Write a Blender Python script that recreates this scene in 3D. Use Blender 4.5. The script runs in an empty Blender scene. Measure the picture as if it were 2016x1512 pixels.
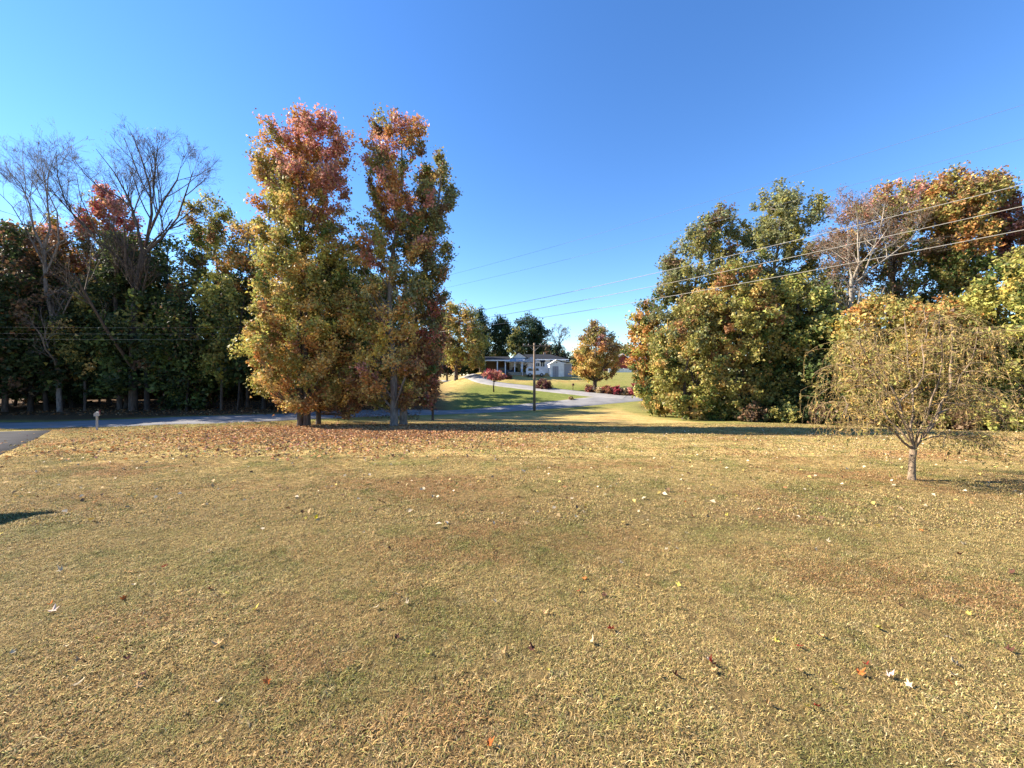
import bpy, math, random
import numpy as np
from mathutils import Vector

# ------------------------------------------------------------------ camera, sky, sun, exposure
W, H = 2016.0, 1512.0
F = 757.0            # focal length of the photograph in pixels (wide phone lens)
HOR = 738.0          # row of the horizon
CAMZ = 1.70
scene = bpy.context.scene
C = scene.collection

cam_d = bpy.data.cameras.new("camera")
cam = bpy.data.objects.new("camera", cam_d)
C.objects.link(cam)
cam.location = (0, 0, CAMZ)
cam.rotation_euler = (math.radians(90), 0, 0)
cam_d.sensor_width = 36.0
cam_d.lens = 36.0 * F / W
cam_d.shift_y = (HOR - H / 2) / W
cam_d.clip_start = 0.05
cam_d.clip_end = 5000
scene.camera = cam

SUN_EL = math.radians(32)
SUN_DX, SUN_DY = -1.0, 0.16          # towards the sun, seen from above
world = bpy.data.worlds.new("World")
scene.world = world
world.use_nodes = True
wn = world.node_tree.nodes
wl = world.node_tree.links
for n in list(wn):
    wn.remove(n)
sky = wn.new("ShaderNodeTexSky")
sky.sky_type = 'NISHITA'
sky.sun_disc = False
sky.sun_elevation = SUN_EL
sky.sun_rotation = math.atan2(SUN_DX, SUN_DY)
sky.altitude = 100
sky.air_density = 1.0
sky.dust_density = 0.0
sky.ozone_density = 3.5
bg = wn.new("ShaderNodeBackground")
bg.inputs["Strength"].default_value = 0.095
wo = wn.new("ShaderNodeOutputWorld")
hs = wn.new("ShaderNodeHueSaturation")      # the deep clear blue of this autumn sky
hs.inputs["Saturation"].default_value = 1.20
hs.inputs["Hue"].default_value = 0.507
wl.new(sky.outputs[0], hs.inputs["Color"])
wl.new(hs.outputs[0], bg.inputs[0])
wl.new(bg.outputs[0], wo.inputs[0])

sun_d = bpy.data.lights.new("sun", 'SUN')
sun_d.energy = 5.0
sun_d.angle = math.radians(0.53)
sun_d.color = (1.0, 0.90, 0.76)
sun = bpy.data.objects.new("sun", sun_d)
C.objects.link(sun)
hd = math.hypot(SUN_DX, SUN_DY)
tosun = Vector((SUN_DX / hd * math.cos(SUN_EL), SUN_DY / hd * math.cos(SUN_EL), math.sin(SUN_EL)))
sun.rotation_euler = tosun.to_track_quat('Z', 'Y').to_euler()
sun.location = tosun * 100

vs = scene.view_settings
vs.view_transform = 'Standard'
vs.look = 'None'
vs.exposure = 1.68
vs.gamma = 1.0
vs.use_curve_mapping = False
scene.cycles.max_bounces = 6
scene.cycles.diffuse_bounces = 3
scene.cycles.glossy_bounces = 2
scene.cycles.transmission_bounces = 3
scene.cycles.transparent_max_bounces = 4

RNG = np.random.default_rng(7)
random.seed(7)

# ------------------------------------------------------------------ terrain function
_py = np.array([-400, -5, 0, 27, 33, 40, 48, 53, 58, 64, 70, 75, 80, 85, 90, 100, 140, 400, 3000], float)
_pz = np.array([0.3, 0.02, 0, -1.94, -2.22, -2.50, -2.70, -2.35, -1.70, -0.85, 0.02, 0.68, 1.32, 1.95, 2.30, 2.6, 3.0, 3.2, 3.2], float)
_lz = np.array([0.3, 0.02, 0, -1.94, -1.80, -1.70, -1.60, -1.5, -1.4, -1.3, -1.2, -1.1, -1.0, -0.9, -0.8, -0.6, 0.0, 1.0, 1.0], float)
_gy = np.arange(-60, 160, 0.25)
_k = np.exp(-0.5 * (np.arange(-16, 17) / 6.0) ** 2); _k /= _k.sum()
def _smooth(zv):
    g = np.interp(_gy, _py, zv)
    gp = np.pad(g, 16, mode='edge')
    return np.convolve(gp, _k, mode='valid')
_gc, _gl = _smooth(_pz), _smooth(_lz)
def sstep(a, b, x):
    t = np.clip((np.asarray(x, float) - a) / (b - a), 0, 1)
    return t * t * (3 - 2 * t)
def zfun(x, y):
    x = np.asarray(x, float); y = np.asarray(y, float)
    zc = np.where(y < 155, np.interp(y, _gy, _gc), np.interp(y, _py, _pz))
    zl = np.where(y < 155, np.interp(y, _gy, _gl), np.interp(y, _py, _lz))
    w = sstep(-20, -6, x)
    z = zl * (1 - w) + zc * w
    z = z + 0.018 * np.sin(x * 1.1 + 0.6 * np.sin(y * 0.7)) * np.sin(y * 0.83 + 1.3) + 0.03 * np.sin(x * 0.31 + 2) * np.sin(y * 0.27)
    return z
def gz(x, y):
    return float(zfun(x, y))
def at(px, row, Y):
    """world point seen at a pixel of the photograph at depth Y"""
    return Vector(((px - W / 2) / F * Y, Y, CAMZ - (row - HOR) / F * Y))
def ground_at(px, row):
    ys = np.arange(1.0, 130, 0.02)
    xs = (px - W / 2) / F * ys
    zr = CAMZ - (row - HOR) / F * ys
    hit = np.nonzero(zr <= zfun(xs, ys))[0]
    y = ys[hit[0]] if len(hit) else 130.0
    x = (px - W / 2) / F * y
    return Vector((x, y, gz(x, y)))

def vnoise(x, y, scale, seed):
    g = np.random.default_rng(seed).uniform(size=(64, 64))
    u = x * scale; v = y * scale
    i = np.floor(u).astype(int); j = np.floor(v).astype(int)
    fu = u - i; fv = v - j; fu = fu * fu * (3 - 2 * fu); fv = fv * fv * (3 - 2 * fv)
    a = g[i % 64, j % 64]; b = g[(i + 1) % 64, j % 64]; c = g[i % 64, (j + 1) % 64]; d = g[(i + 1) % 64, (j + 1) % 64]
    return (a * (1 - fu) + b * fu) * (1 - fv) + (c * (1 - fu) + d * fu) * fv

# ------------------------------------------------------------------ mesh helpers
def raw_mesh(name, verts, faces_list, cols=None, smooth=False):
    """faces_list: list of int arrays (n,3) or (n,4)"""
    me = bpy.data.meshes.new(name)
    verts = np.ascontiguousarray(verts, dtype=np.float32)
    me.vertices.add(len(verts))
    me.vertices.foreach_set("co", verts.ravel())
    idx, starts, tot, off = [], [], [], 0
    for f in faces_list:
        f = np.asarray(f, dtype=np.int32)
        if len(f) == 0:
            continue
        k = f.shape[1]
        idx.append(f.ravel())
        starts.append(off + np.arange(len(f), dtype=np.int32) * k)
        tot.append(np.full(len(f), k, dtype=np.int32))
        off += f.size
    idx = np.concatenate(idx); starts = np.concatenate(starts); tot = np.concatenate(tot)
    me.loops.add(len(idx))
    me.loops.foreach_set("vertex_index", idx)
    me.polygons.add(len(starts))
    me.polygons.foreach_set("loop_start", starts)
    me.polygons.foreach_set("loop_total", tot)
    if smooth:
        me.polygons.foreach_set("use_smooth", np.ones(len(starts), dtype=bool))
    me.update(calc_edges=True)
    if cols is not None:
        a = me.attributes.new("Col", 'FLOAT_COLOR', 'POINT')
        c = np.ones((len(verts), 4), np.float32)
        c[:, :3] = cols
        a.data.foreach_set("color", c.ravel())
    return me
def link(name, me, mat=None, parent=None):
    o = bpy.data.objects.new(name, me)
    C.objects.link(o)
    if mat is not None and me is not None and len(me.materials) == 0:
        me.materials.append(mat)
    if parent is not None:
        o.parent = parent
    return o
def tag(o, label=None, cat=None, group=None, kind=None):
    if label: o["label"] = label
    if cat: o["category"] = cat
    if group: o["group"] = group
    if kind: o["kind"] = kind
    return o
def empty(name, loc, label, cat, group=None):
    o = bpy.data.objects.new(name, None)
    C.objects.link(o)
    o.location = loc
    o.empty_display_size = 0.3
    return tag(o, label, cat, group)

class MB:
    """collects shapes into one mesh"""
    def __init__(s):
        s.v = []; s.f = []
    def add(s, vs_, fs_):
        b = len(s.v)
        s.v += [tuple(v) for v in vs_]
        s.f += [tuple(i + b for i in f) for f in fs_]
        return s
    def box(s, x0, x1, y0, y1, z0, z1):
        vs_ = [(x0, y0, z0), (x1, y0, z0), (x1, y1, z0), (x0, y1, z0), (x0, y0, z1), (x1, y0, z1), (x1, y1, z1), (x0, y1, z1)]
        return s.add(vs_, [(0, 3, 2, 1), (4, 5, 6, 7), (0, 1, 5, 4), (1, 2, 6, 5), (2, 3, 7, 6), (3, 0, 4, 7)])
    def prism(s, poly, axis, a0, a1):
        """poly: 2-D outline, extruded along axis 'x','y' or 'z'"""
        n = len(poly)
        def mk(p, a):
            if axis == 'x': return (a, p[0], p[1])
            if axis == 'y': return (p[0], a, p[1])
            return (p[0], p[1], a)
        vs_ = [mk(p, a0) for p in poly] + [mk(p, a1) for p in poly]
        fs_ = [tuple(range(n))[::-1], tuple(range(n, 2 * n))]
        fs_ += [(i, (i + 1) % n, n + (i + 1) % n, n + i) for i in range(n)]
        return s.add(vs_, fs_)
    def tube(s, pts, rad, k=8, cap=True):
        pts = [Vector(p) for p in pts]
        n = len(pts)
        if not hasattr(rad, '__len__'): rad = [rad] * n
        vs_ = []
        for i, p in enumerate(pts):
            t = (pts[min(i + 1, n - 1)] - pts[max(i - 1, 0)]).normalized()
            ref = Vector((0, 0, 1)) if abs(t.z) < 0.9 else Vector((1, 0, 0))
            a = t.cross(ref).normalized(); b = t.cross(a).normalized()
            for j in range(k):
                q = 2 * math.pi * j / k
                vs_.append(p + (a * math.cos(q) + b * math.sin(q)) * rad[i])
        fs_ = [(i * k + j, i * k + (j + 1) % k, (i + 1) * k + (j + 1) % k, (i + 1) * k + j) for i in range(n - 1) for j in range(k)]
        if cap:
            fs_ += [tuple(range(k))[::-1], tuple(range((n - 1) * k, n * k))]
        return s.add(vs_, fs_)
    def build(s, name, mat, parent=None, smooth=False, bevel=0):
        me = bpy.data.meshes.new(name)
        me.from_pydata([tuple(v) for v in s.v], [], s.f)
        if smooth:
            for p in me.polygons: p.use_smooth = True
        me.update()
        o = link(name, me, mat, parent)
        if parent is not None:
            o.location = -parent.matrix_basis.translation if parent.parent is None else (0, 0, 0)
            if parent.type == 'MESH' and parent.parent is not None:
                o.location = (0, 0, 0)
        if bevel:
            m = o.modifiers.new("bevel", 'BEVEL'); m.width = bevel; m.segments = 2; m.limit_method = 'ANGLE'
        return o

def batch_tubes(P, R, k):
    """P (N,n,3) polylines, R (N,n) radii -> verts, quads"""
    N, n, _ = P.shape
    T = np.empty_like(P)
    T[:, 1:-1] = P[:, 2:] - P[:, :-2]
    T[:, 0] = P[:, 1] - P[:, 0]
    T[:, -1] = P[:, -1] - P[:, -2]
    T /= np.linalg.norm(T, axis=2, keepdims=True) + 1e-9
    ref = np.where(np.abs(T[..., 2:3]) < 0.9, np.array([0, 0, 1.0]), np.array([1.0, 0, 0]))
    A = np.cross(T, ref); A /= np.linalg.norm(A, axis=2, keepdims=True) + 1e-9
    B = np.cross(T, A)
    q = np.arange(k) * 2 * math.pi / k
    V = P[:, :, None, :] + (A[:, :, None, :] * np.cos(q)[None, None, :, None] + B[:, :, None, :] * np.sin(q)[None, None, :, None]) * R[:, :, None, None]
    base = (np.arange(N) * n * k)[:, None, None]
    i = np.arange(n - 1)[None, :, None] * k
    j = np.arange(k)[None, None, :]
    j2 = (j + 1) % k
    Fq = np.stack([base + i + j, base + i + j2, base + i + k + j2, base + i + k + j], axis=-1).reshape(-1, 4)
    return V.reshape(-1, 3), Fq
class Geo:
    def __init__(s): s.V = []; s.Q = []; s.n = 0
    def add(s, V, Q):
        s.V.append(V); s.Q.append(Q + s.n); s.n += len(V)
    def mesh(s, name, cols=None, smooth=True):
        return raw_mesh(name, np.concatenate(s.V), [np.concatenate(s.Q)], cols, smooth)

def leaf_tris(cent, size, rng, up=0.45):
    """one small kite-like triangle per leaf, for trees further off"""
    N = len(cent)
    nrm = rng.normal(size=(N, 3)); nrm[:, 2] += up * 2
    nrm /= np.linalg.norm(nrm, axis=1, keepdims=True)
    d = rng.normal(size=(N, 3))
    d -= nrm * np.sum(d * nrm, axis=1, keepdims=True)
    d /= np.linalg.norm(d, axis=1, keepdims=True) + 1e-9
    s_ = np.cross(nrm, d)
    h = size[:, None] * 0.5
    w = h * rng.uniform(0.7, 1.1, (N, 1))
    V = np.stack([cent + d * h * 1.15, cent - d * h * 0.75 + s_ * w, cent - d * h * 0.75 - s_ * w], axis=1).reshape(-1, 3)
    return V, np.arange(3 * N).reshape(-1, 3)

def leaf_quads(cent, size, rng, up=0.45, aspect=0.62):
    """folded diamond leaves at centres (N,3), size (N,) -> verts (4N,3), tris (2N,3)"""
    N = len(cent)
    nrm = rng.normal(size=(N, 3)); nrm[:, 2] += up * 2
    nrm /= np.linalg.norm(nrm, axis=1, keepdims=True)
    d = rng.normal(size=(N, 3)); d[:, 2] -= 0.5
    d -= nrm * np.sum(d * nrm, axis=1, keepdims=True)
    d /= np.linalg.norm(d, axis=1, keepdims=True) + 1e-9
    s_ = np.cross(nrm, d)
    h = size[:, None] * 0.5
    base = cent - d * h
    tip = cent + d * h
    fold = nrm * h * rng.uniform(0.05, 0.55, (N, 1))
    l = cent + s_ * h * aspect + fold - d * h * 0.15
    r = cent - s_ * h * aspect + fold - d * h * 0.15
    V = np.stack([base, l, tip, r], axis=1).reshape(-1, 3)
    b = np.arange(N)[:, None] * 4
    T = np.concatenate([b + np.array([[0, 2, 1]]), b + np.array([[0, 3, 2]])])
    return V, T

# ------------------------------------------------------------------ materials
def new_mat(name):
    m = bpy.data.materials.new(name)
    m.use_nodes = True
    nt = m.node_tree
    bs = nt.nodes["Principled BSDF"]
    bs.inputs["Specular IOR Level"].default_value = 0.25
    return m, nt, bs
def plain(name, col, rough=0.7, vary=0.15, scale=6.0, bump=0.0, metal=0.0, stretch=None, bscale=None):
    m, nt, bs = new_mat(name)
    N, L = nt.nodes, nt.links
    geo = N.new("ShaderNodeNewGeometry")
    mp = N.new("ShaderNodeMapping")
    L.new(geo.outputs["Position"], mp.inputs[0])
    if stretch: mp.inputs["Scale"].default_value = stretch
    nz = N.new("ShaderNodeTexNoise"); nz.inputs["Scale"].default_value = scale; nz.inputs["Detail"].default_value = 5
    L.new(mp.outputs[0], nz.inputs["Vector"])
    cr = N.new("ShaderNodeValToRGB")
    a = [max(0, c * (1 - vary * 1.6)) for c in col]; b = [min(1, c * (1 + vary * 1.2)) for c in col]
    cr.color_ramp.elements[0].color = (*a, 1); cr.color_ramp.elements[1].color = (*b, 1)
    cr.color_ramp.elements[0].position = 0.3; cr.color_ramp.elements[1].position = 0.7
    L.new(nz.outputs["Fac"], cr.inputs[0]); L.new(cr.outputs[0], bs.inputs["Base Color"])
    bs.inputs["Roughness"].default_value = rough
    bs.inputs["Metallic"].default_value = metal
    if bump:
        n2 = N.new("ShaderNodeTexNoise"); n2.inputs["Scale"].default_value = bscale or scale * 4; n2.inputs["Detail"].default_value = 4
        L.new(mp.outputs[0], n2.inputs["Vector"])
        bp = N.new("ShaderNodeBump"); bp.inputs["Strength"].default_value = bump; bp.inputs["Distance"].default_value = 0.02
        L.new(n2.outputs["Fac"], bp.inputs["Height"]); L.new(bp.outputs[0], bs.inputs["Normal"])
    return m
def leaf_mat(name, transl=0.35, rough=0.55):
    m, nt, bs = new_mat(name)
    N, L = nt.nodes, nt.links
    at_ = N.new("ShaderNodeAttribute"); at_.attribute_name = "Col"
    L.new(at_.outputs["Color"], bs.inputs["Base Color"])
    bs.inputs["Roughness"].default_value = rough
    tr = N.new("ShaderNodeBsdfTranslucent")
    L.new(at_.outputs["Color"], tr.inputs["Color"])
    mx = N.new("ShaderNodeMixShader"); mx.inputs[0].default_value = transl
    L.new(bs.outputs[0], mx.inputs[1]); L.new(tr.outputs[0], mx.inputs[2])
    out = N["Material Output"]; L.new(mx.outputs[0], out.inputs[0])
    return m
M_LEAF = leaf_mat("leaf")
M_GROUNDLEAF = leaf_mat("fallen_leaf", 0.15, 0.7)
M_GROUNDLEAF.node_tree.nodes["Principled BSDF"].inputs["Specular IOR Level"].default_value = 0.05
M_BARKSHADE = plain("bark_shaded_brown", (0.05, 0.04, 0.033), 0.95, 0.3, 9, 0.6, stretch=(1, 1, 0.25))  # bark colour darkened to stand in for the deep shade of the left woods
M_BARK = plain("bark_grey_brown", (0.095, 0.072, 0.056), 0.9, 0.35, 9, 0.6, stretch=(1, 1, 0.25))
M_BARKPALE = plain("bark_pale_grey", (0.30, 0.255, 0.20), 0.9, 0.3, 9, 0.6, stretch=(1, 1, 0.3))
M_BARKGREY = plain("bark_grey", (0.20, 0.17, 0.145), 0.9, 0.3, 9, 0.5, stretch=(1, 1, 0.3))
M_WILLOWBARK = plain("willow_bark", (0.25, 0.18, 0.115), 0.85, 0.35, 18, 0.8, stretch=(1, 1, 0.3))
M_WILLOWTWIG = plain("willow_twig", (0.27, 0.185, 0.08), 0.7, 0.3, 4)
M_WOODPOLE = plain("weathered_pole_wood", (0.22, 0.165, 0.12), 0.85, 0.35, 10, 0.5, stretch=(1, 1, 0.12))
M_CABLE = plain("pale_cable_sheath", (0.36, 0.33, 0.28), 0.5, 0.1)
M_WIRE = plain("thin_aluminium_wire", (0.16, 0.18, 0.22), 0.6, 0.1)
M_STEEL = plain("galvanised_steel", (0.4, 0.4, 0.4), 0.5, 0.15, metal=0.6)
M_CERAMIC = plain("insulator_ceramic", (0.35, 0.30, 0.27), 0.3, 0.1)
M_WHITE = plain("white_siding_paint", (0.86, 0.87, 0.88), 0.6, 0.08, 2)
M_CREAM = plain("cream_paint", (0.84, 0.81, 0.74), 0.6, 0.1, 2)
M_ROOF = plain("charcoal_shingles", (0.016, 0.018, 0.024), 0.9, 0.3, 8, 0.3)
M_ROOFGREY = plain("grey_metal_roof", (0.36, 0.39, 0.42), 0.45, 0.12, 2)
M_GLASS = plain("dark_window_glass", (0.02, 0.025, 0.035), 0.08, 0.1)
M_DARK = plain("dark_rubber", (0.02, 0.02, 0.022), 0.7, 0.2)
M_VANWHITE = plain("white_car_paint", (0.75, 0.76, 0.78), 0.3, 0.04)
M_CARBLUE = plain("dark_blue_car_paint", (0.03, 0.045, 0.08), 0.25, 0.1)
M_BARNRED = plain("weathered_red_boards", (0.30, 0.055, 0.045), 0.85, 0.3, 3, stretch=(3, 1, 0.4))
M_BARNROOF = plain("grey_weathered_roof", (0.22, 0.18, 0.17), 0.8, 0.25, 3)
M_DOORGREY = plain("grey_door_paint", (0.36, 0.34, 0.35), 0.6, 0.1)
M_WOODBOX = plain("brown_mailbox_wood", (0.14, 0.08, 0.05), 0.8, 0.3)
M_BLACK = plain("black_enamel", (0.02, 0.02, 0.02), 0.45, 0.1)
M_MAILSHADE = plain("shaded_mailbox_plastic", (0.30, 0.31, 0.31), 0.5, 0.1)  # greyed so the colour carries the tree shade over the mailbox
M_BRICK = plain("tan_brick_wall", (0.38, 0.27, 0.2), 0.85, 0.25, 8, 0.3)
M_STONE = plain("pale_field_stone", (0.42, 0.37, 0.28), 0.9, 0.25, 5, 0.5)

def lawn_colour(nt, jitter=None):
    """turf colour from the place on the ground: straw, rust-brown and olive patches"""
    N, L = nt.nodes, nt.links
    geo = N.new("ShaderNodeNewGeometry")
    def noise(scale, detail, off, stretch=(1, 1, 1)):
        mp = N.new("ShaderNodeMapping"); mp.inputs["Location"].default_value = off; mp.inputs["Scale"].default_value = stretch
        L.new(geo.outputs["Position"], mp.inputs[0])
        n = N.new("ShaderNodeTexNoise"); n.inputs["Scale"].default_value = scale; n.inputs["Detail"].default_value = detail
        n.inputs["Roughness"].default_value = 0.6
        L.new(mp.outputs[0], n.inputs["Vector"])
        return n.outputs["Fac"]
    def ramp(fac, p0, p1, v0=0.0, v1=1.0):
        r = N.new("ShaderNodeMapRange"); r.interpolation_type = 'SMOOTHSTEP'
        L.new(fac, r.inputs["Value"])
        r.inputs["From Min"].default_value = p0; r.inputs["From Max"].default_value = p1
        r.inputs["To Min"].default_value = v0; r.inputs["To Max"].default_value = v1
        return r.outputs["Result"]
    def mix(f, a, b):
        m = N.new("ShaderNodeMix"); m.data_type = 'RGBA'
        if isinstance(f, float): m.inputs[0].default_value = f
        else: L.new(f, m.inputs[0])
        for s_, v in ((6, a), (7, b)):
            if isinstance(v, tuple): m.inputs[s_].default_value = (*v, 1)
            else: L.new(v, m.inputs[s_])
        return m.outputs[2]
    straw = mix(noise(2.3, 4, (3, 1, 0)), (0.43, 0.295, 0.102), (0.63, 0.455, 0.185))
    c = mix(ramp(noise(0.33, 4, (11, 4, 0), (0.8, 1.25, 1)), 0.48, 0.66, 0, 0.75), straw, (0.40, 0.190, 0.080))
    c = mix(ramp(noise(0.8, 5, (-7, 9, 0)), 0.49, 0.67, 0, 0.72), c, (0.215, 0.215, 0.055))
    c = mix(ramp(noise(3.2, 4, (2, -6, 0)), 0.54, 0.68, 0, 0.6), c, (0.19, 0.215, 0.05))
    c = mix(ramp(noise(8.5, 3, (4, 8, 0)), 0.54, 0.70, 0, 0.55), c, (0.17, 0.10, 0.048))     # small dead tufts
    c = mix(ramp(noise(6.0, 3, (-4, 1, 0)), 0.56, 0.70, 0, 0.5), c, (0.60, 0.47, 0.24))       # small bleached tufts
    return c, noise, ramp, mix, geo

def ground_material():
    m, nt, bs = new_mat("lawn_ground")
    N, L = nt.nodes, nt.links
    c, noise, ramp, mix, geo = lawn_colour(nt)
    z = N.new("ShaderNodeAttribute"); z.attribute_name = "Col"
    sep = N.new("ShaderNodeSeparateColor"); L.new(z.outputs["Color"], sep.inputs[0])
    fine = noise(14, 5, (0, 0, 0))
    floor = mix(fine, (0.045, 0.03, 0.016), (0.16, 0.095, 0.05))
    green = mix(noise(1.3, 5, (5, 5, 0)), (0.09, 0.13, 0.028), (0.25, 0.25, 0.07))
    c = mix(sep.outputs[1], c, green)
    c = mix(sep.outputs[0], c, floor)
    c = mix(sep.outputs[2], c, mix(noise(70, 4, (0, 0, 0)), (0.03, 0.021, 0.010), (0.17, 0.115, 0.05)))   # brown thatch, darkened to paint in the shade between the blades
    dk = mix(ramp(fine, 0.35, 0.65, 0.0, 1.0), (0.72, 0.72, 0.72), (1.12, 1.12, 1.12))
    mul = N.new("ShaderNodeMix"); mul.data_type = 'RGBA'; mul.blend_type = 'MULTIPLY'; mul.inputs[0].default_value = 1.0
    L.new(c, mul.inputs[6]); L.new(dk, mul.inputs[7])
    L.new(mul.outputs[2], bs.inputs["Base Color"])
    bs.inputs["Roughness"].default_value = 0.95
    bs.inputs["Specular IOR Level"].default_value = 0.05
    bp = N.new("ShaderNodeBump"); bp.inputs["Strength"].default_value = 0.9; bp.inputs["Distance"].default_value = 0.06
    L.new(noise(9, 6, (1, 2, 3)), bp.inputs["Height"]); L.new(bp.outputs[0], bs.inputs["Normal"])
    return m
def blade_material():
    m, nt, bs = new_mat("grass_blade")
    N, L = nt.nodes, nt.links
    c, noise, ramp, mix, geo = lawn_colour(nt)
    a = N.new("ShaderNodeAttribute"); a.attribute_name = "Col"
    sep = N.new("ShaderNodeSeparateColor"); L.new(a.outputs["Color"], sep.inputs[0])
    # single blades: some bleached, some rusty, some still green
    c = mix(ramp(sep.outputs[0], 0.72, 0.76, 0, 0.55), c, (0.60, 0.48, 0.27))
    c = mix(ramp(sep.outputs[0], 0.28, 0.24, 0, 0.6), c, (0.22, 0.12, 0.055))
    c = mix(ramp(sep.outputs[1], 0.76, 0.80, 0, 0.7), c, (0.15, 0.19, 0.045))
    v = N.new("ShaderNodeHueSaturation"); L.new(c, v.inputs["Color"]); L.new(sep.outputs[2], v.inputs["Value"])
    L.new(v.outputs[0], bs.inputs["Base Color"])
    bs.inputs["Roughness"].default_value = 0.75
    bs.inputs["Specular IOR Level"].default_value = 0.12
    tr = N.new("ShaderNodeBsdfTranslucent"); L.new(v.outputs[0], tr.inputs["Color"])
    mx = N.new("ShaderNodeMixShader"); mx.inputs[0].default_value = 0.22
    L.new(bs.outputs[0], mx.inputs[1]); L.new(tr.outputs[0], mx.inputs[2])
    L.new(mx.outputs[0], N["Material Output"].inputs[0])
    return m
def asphalt(name, c0, c1):
    m, nt, bs = new_mat(name)
    N, L = nt.nodes, nt.links
    geo = N.new("ShaderNodeNewGeometry")
    n1 = N.new("ShaderNodeTexNoise"); n1.inputs["Scale"].default_value = 0.7; n1.inputs["Detail"].default_value = 6
    n2 = N.new("ShaderNodeTexNoise"); n2.inputs["Scale"].default_value = 40; n2.inputs["Detail"].default_value = 3
    L.new(geo.outputs["Position"], n1.inputs["Vector"]); L.new(geo.outputs["Position"], n2.inputs["Vector"])
    ad = N.new("ShaderNodeMath"); ad.operation = 'MULTIPLY_ADD'; ad.inputs[1].default_value = 0.5
    hf = N.new("ShaderNodeMath"); hf.operation = 'MULTIPLY'; hf.inputs[1].default_value = 0.5
    L.new(n2.outputs["Fac"], hf.inputs[0]); L.new(n1.outputs["Fac"], ad.inputs[0]); L.new(hf.outputs[0], ad.inputs[2])
    cr = N.new("ShaderNodeValToRGB")
    cr.color_ramp.elements[0].position = 0.36; cr.color_ramp.elements[1].position = 0.64
    cr.color_ramp.elements[0].color = (*c0, 1); cr.color_ramp.elements[1].color = (*c1, 1)
    L.new(ad.outputs[0], cr.inputs[0]); L.new(cr.outputs[0], bs.inputs["Base Color"])
    bp = N.new("ShaderNodeBump"); bp.inputs["Strength"].default_value = 0.4; bp.inputs["Distance"].default_value = 0.01
    L.new(n2.outputs["Fac"], bp.inputs["Height"]); L.new(bp.outputs[0], bs.inputs["Normal"])
    bs.inputs["Roughness"].default_value = 0.9
    bs.inputs["Specular IOR Level"].default_value = 0.06
    return m
M_GROUND = ground_material()
M_BLADE = blade_material()
M_ROAD = asphalt("worn_grey_road", (0.17, 0.165, 0.165), (0.27, 0.262, 0.255))
M_LANE = asphalt("pale_gravel_lane", (0.22, 0.21, 0.20), (0.33, 0.315, 0.295))
M_DRIVE = asphalt("dark_driveway_asphalt", (0.035, 0.035, 0.038), (0.065, 0.065, 0.07))

# ------------------------------------------------------------------ ground sheet
def axis(pairs):
    out = []
    for a, b, s in pairs:
        out.append(np.arange(a, b, s))
    return np.unique(np.concatenate(out + [np.array([pairs[-1][1]])]))
gx = axis([(-1500, -300, 200), (-300, -120, 30), (-120, -60, 4), (-60, -20, 1.0), (-20, 30, 0.5), (30, 60, 1.0), (60, 120, 4), (120, 300, 30), (300, 1500, 200)])
gy = axis([(-300, -40, 40), (-40, -4, 2), (-4, 36, 0.5), (36, 100, 0.6), (100, 160, 4), (160, 400, 30), (400, 2400, 200)])
GX, GY = np.meshgrid(gx, gy)
GZ = zfun(GX, GY)
nv = GX.size
iy, ix = np.meshgrid(np.arange(len(gy) - 1), np.arange(len(gx) - 1), indexing='ij')
b0 = (iy * len(gx) + ix).ravel()
Q = np.stack([b0, b0 + 1, b0 + len(gx) + 1, b0 + len(gx)], axis=1)

# road centre lines, read off the photograph and laid on the ground
def path(pts, extra0=None, extra1=None):
    P = [ground_at(*p) for p in pts]
    P = [(p.x, p.y) for p in P]
    if extra0: P = [extra0] + P
    if extra1: P = P + [extra1]
    P = np.array(P, float)
    d = np.concatenate([[0], np.cumsum(np.linalg.norm(np.diff(P, axis=0), axis=1))])
    t = np.arange(0, d[-1], 0.25)
    x = np.interp(t, d, P[:, 0]); y = np.interp(t, d, P[:, 1])
    k = np.exp(-0.5 * (np.arange(-30, 31) / 12.0) ** 2); k /= k.sum()
    def sm(a):
        ap = np.concatenate([a[0] + (a[1] - a[0]) * np.arange(-30, 0), a, a[-1] + (a[-1] - a[-2]) * np.arange(1, 31)])
        return np.convolve(ap, k, mode='valid')
    return np.stack([sm(x), sm(y)], axis=1)
ROAD = path([(0, 841), (247, 832), (520, 823.5), (640, 818), (860, 811.5), (1052, 801), (1165, 790), (1290, 779)], (-75, 26.5), (70, 66))
LANE = path([(1230, 783), (1160, 776.5), (1091, 769.5), (1023, 761), (954, 754), (874, 745)], None, (-40, 88))
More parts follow.
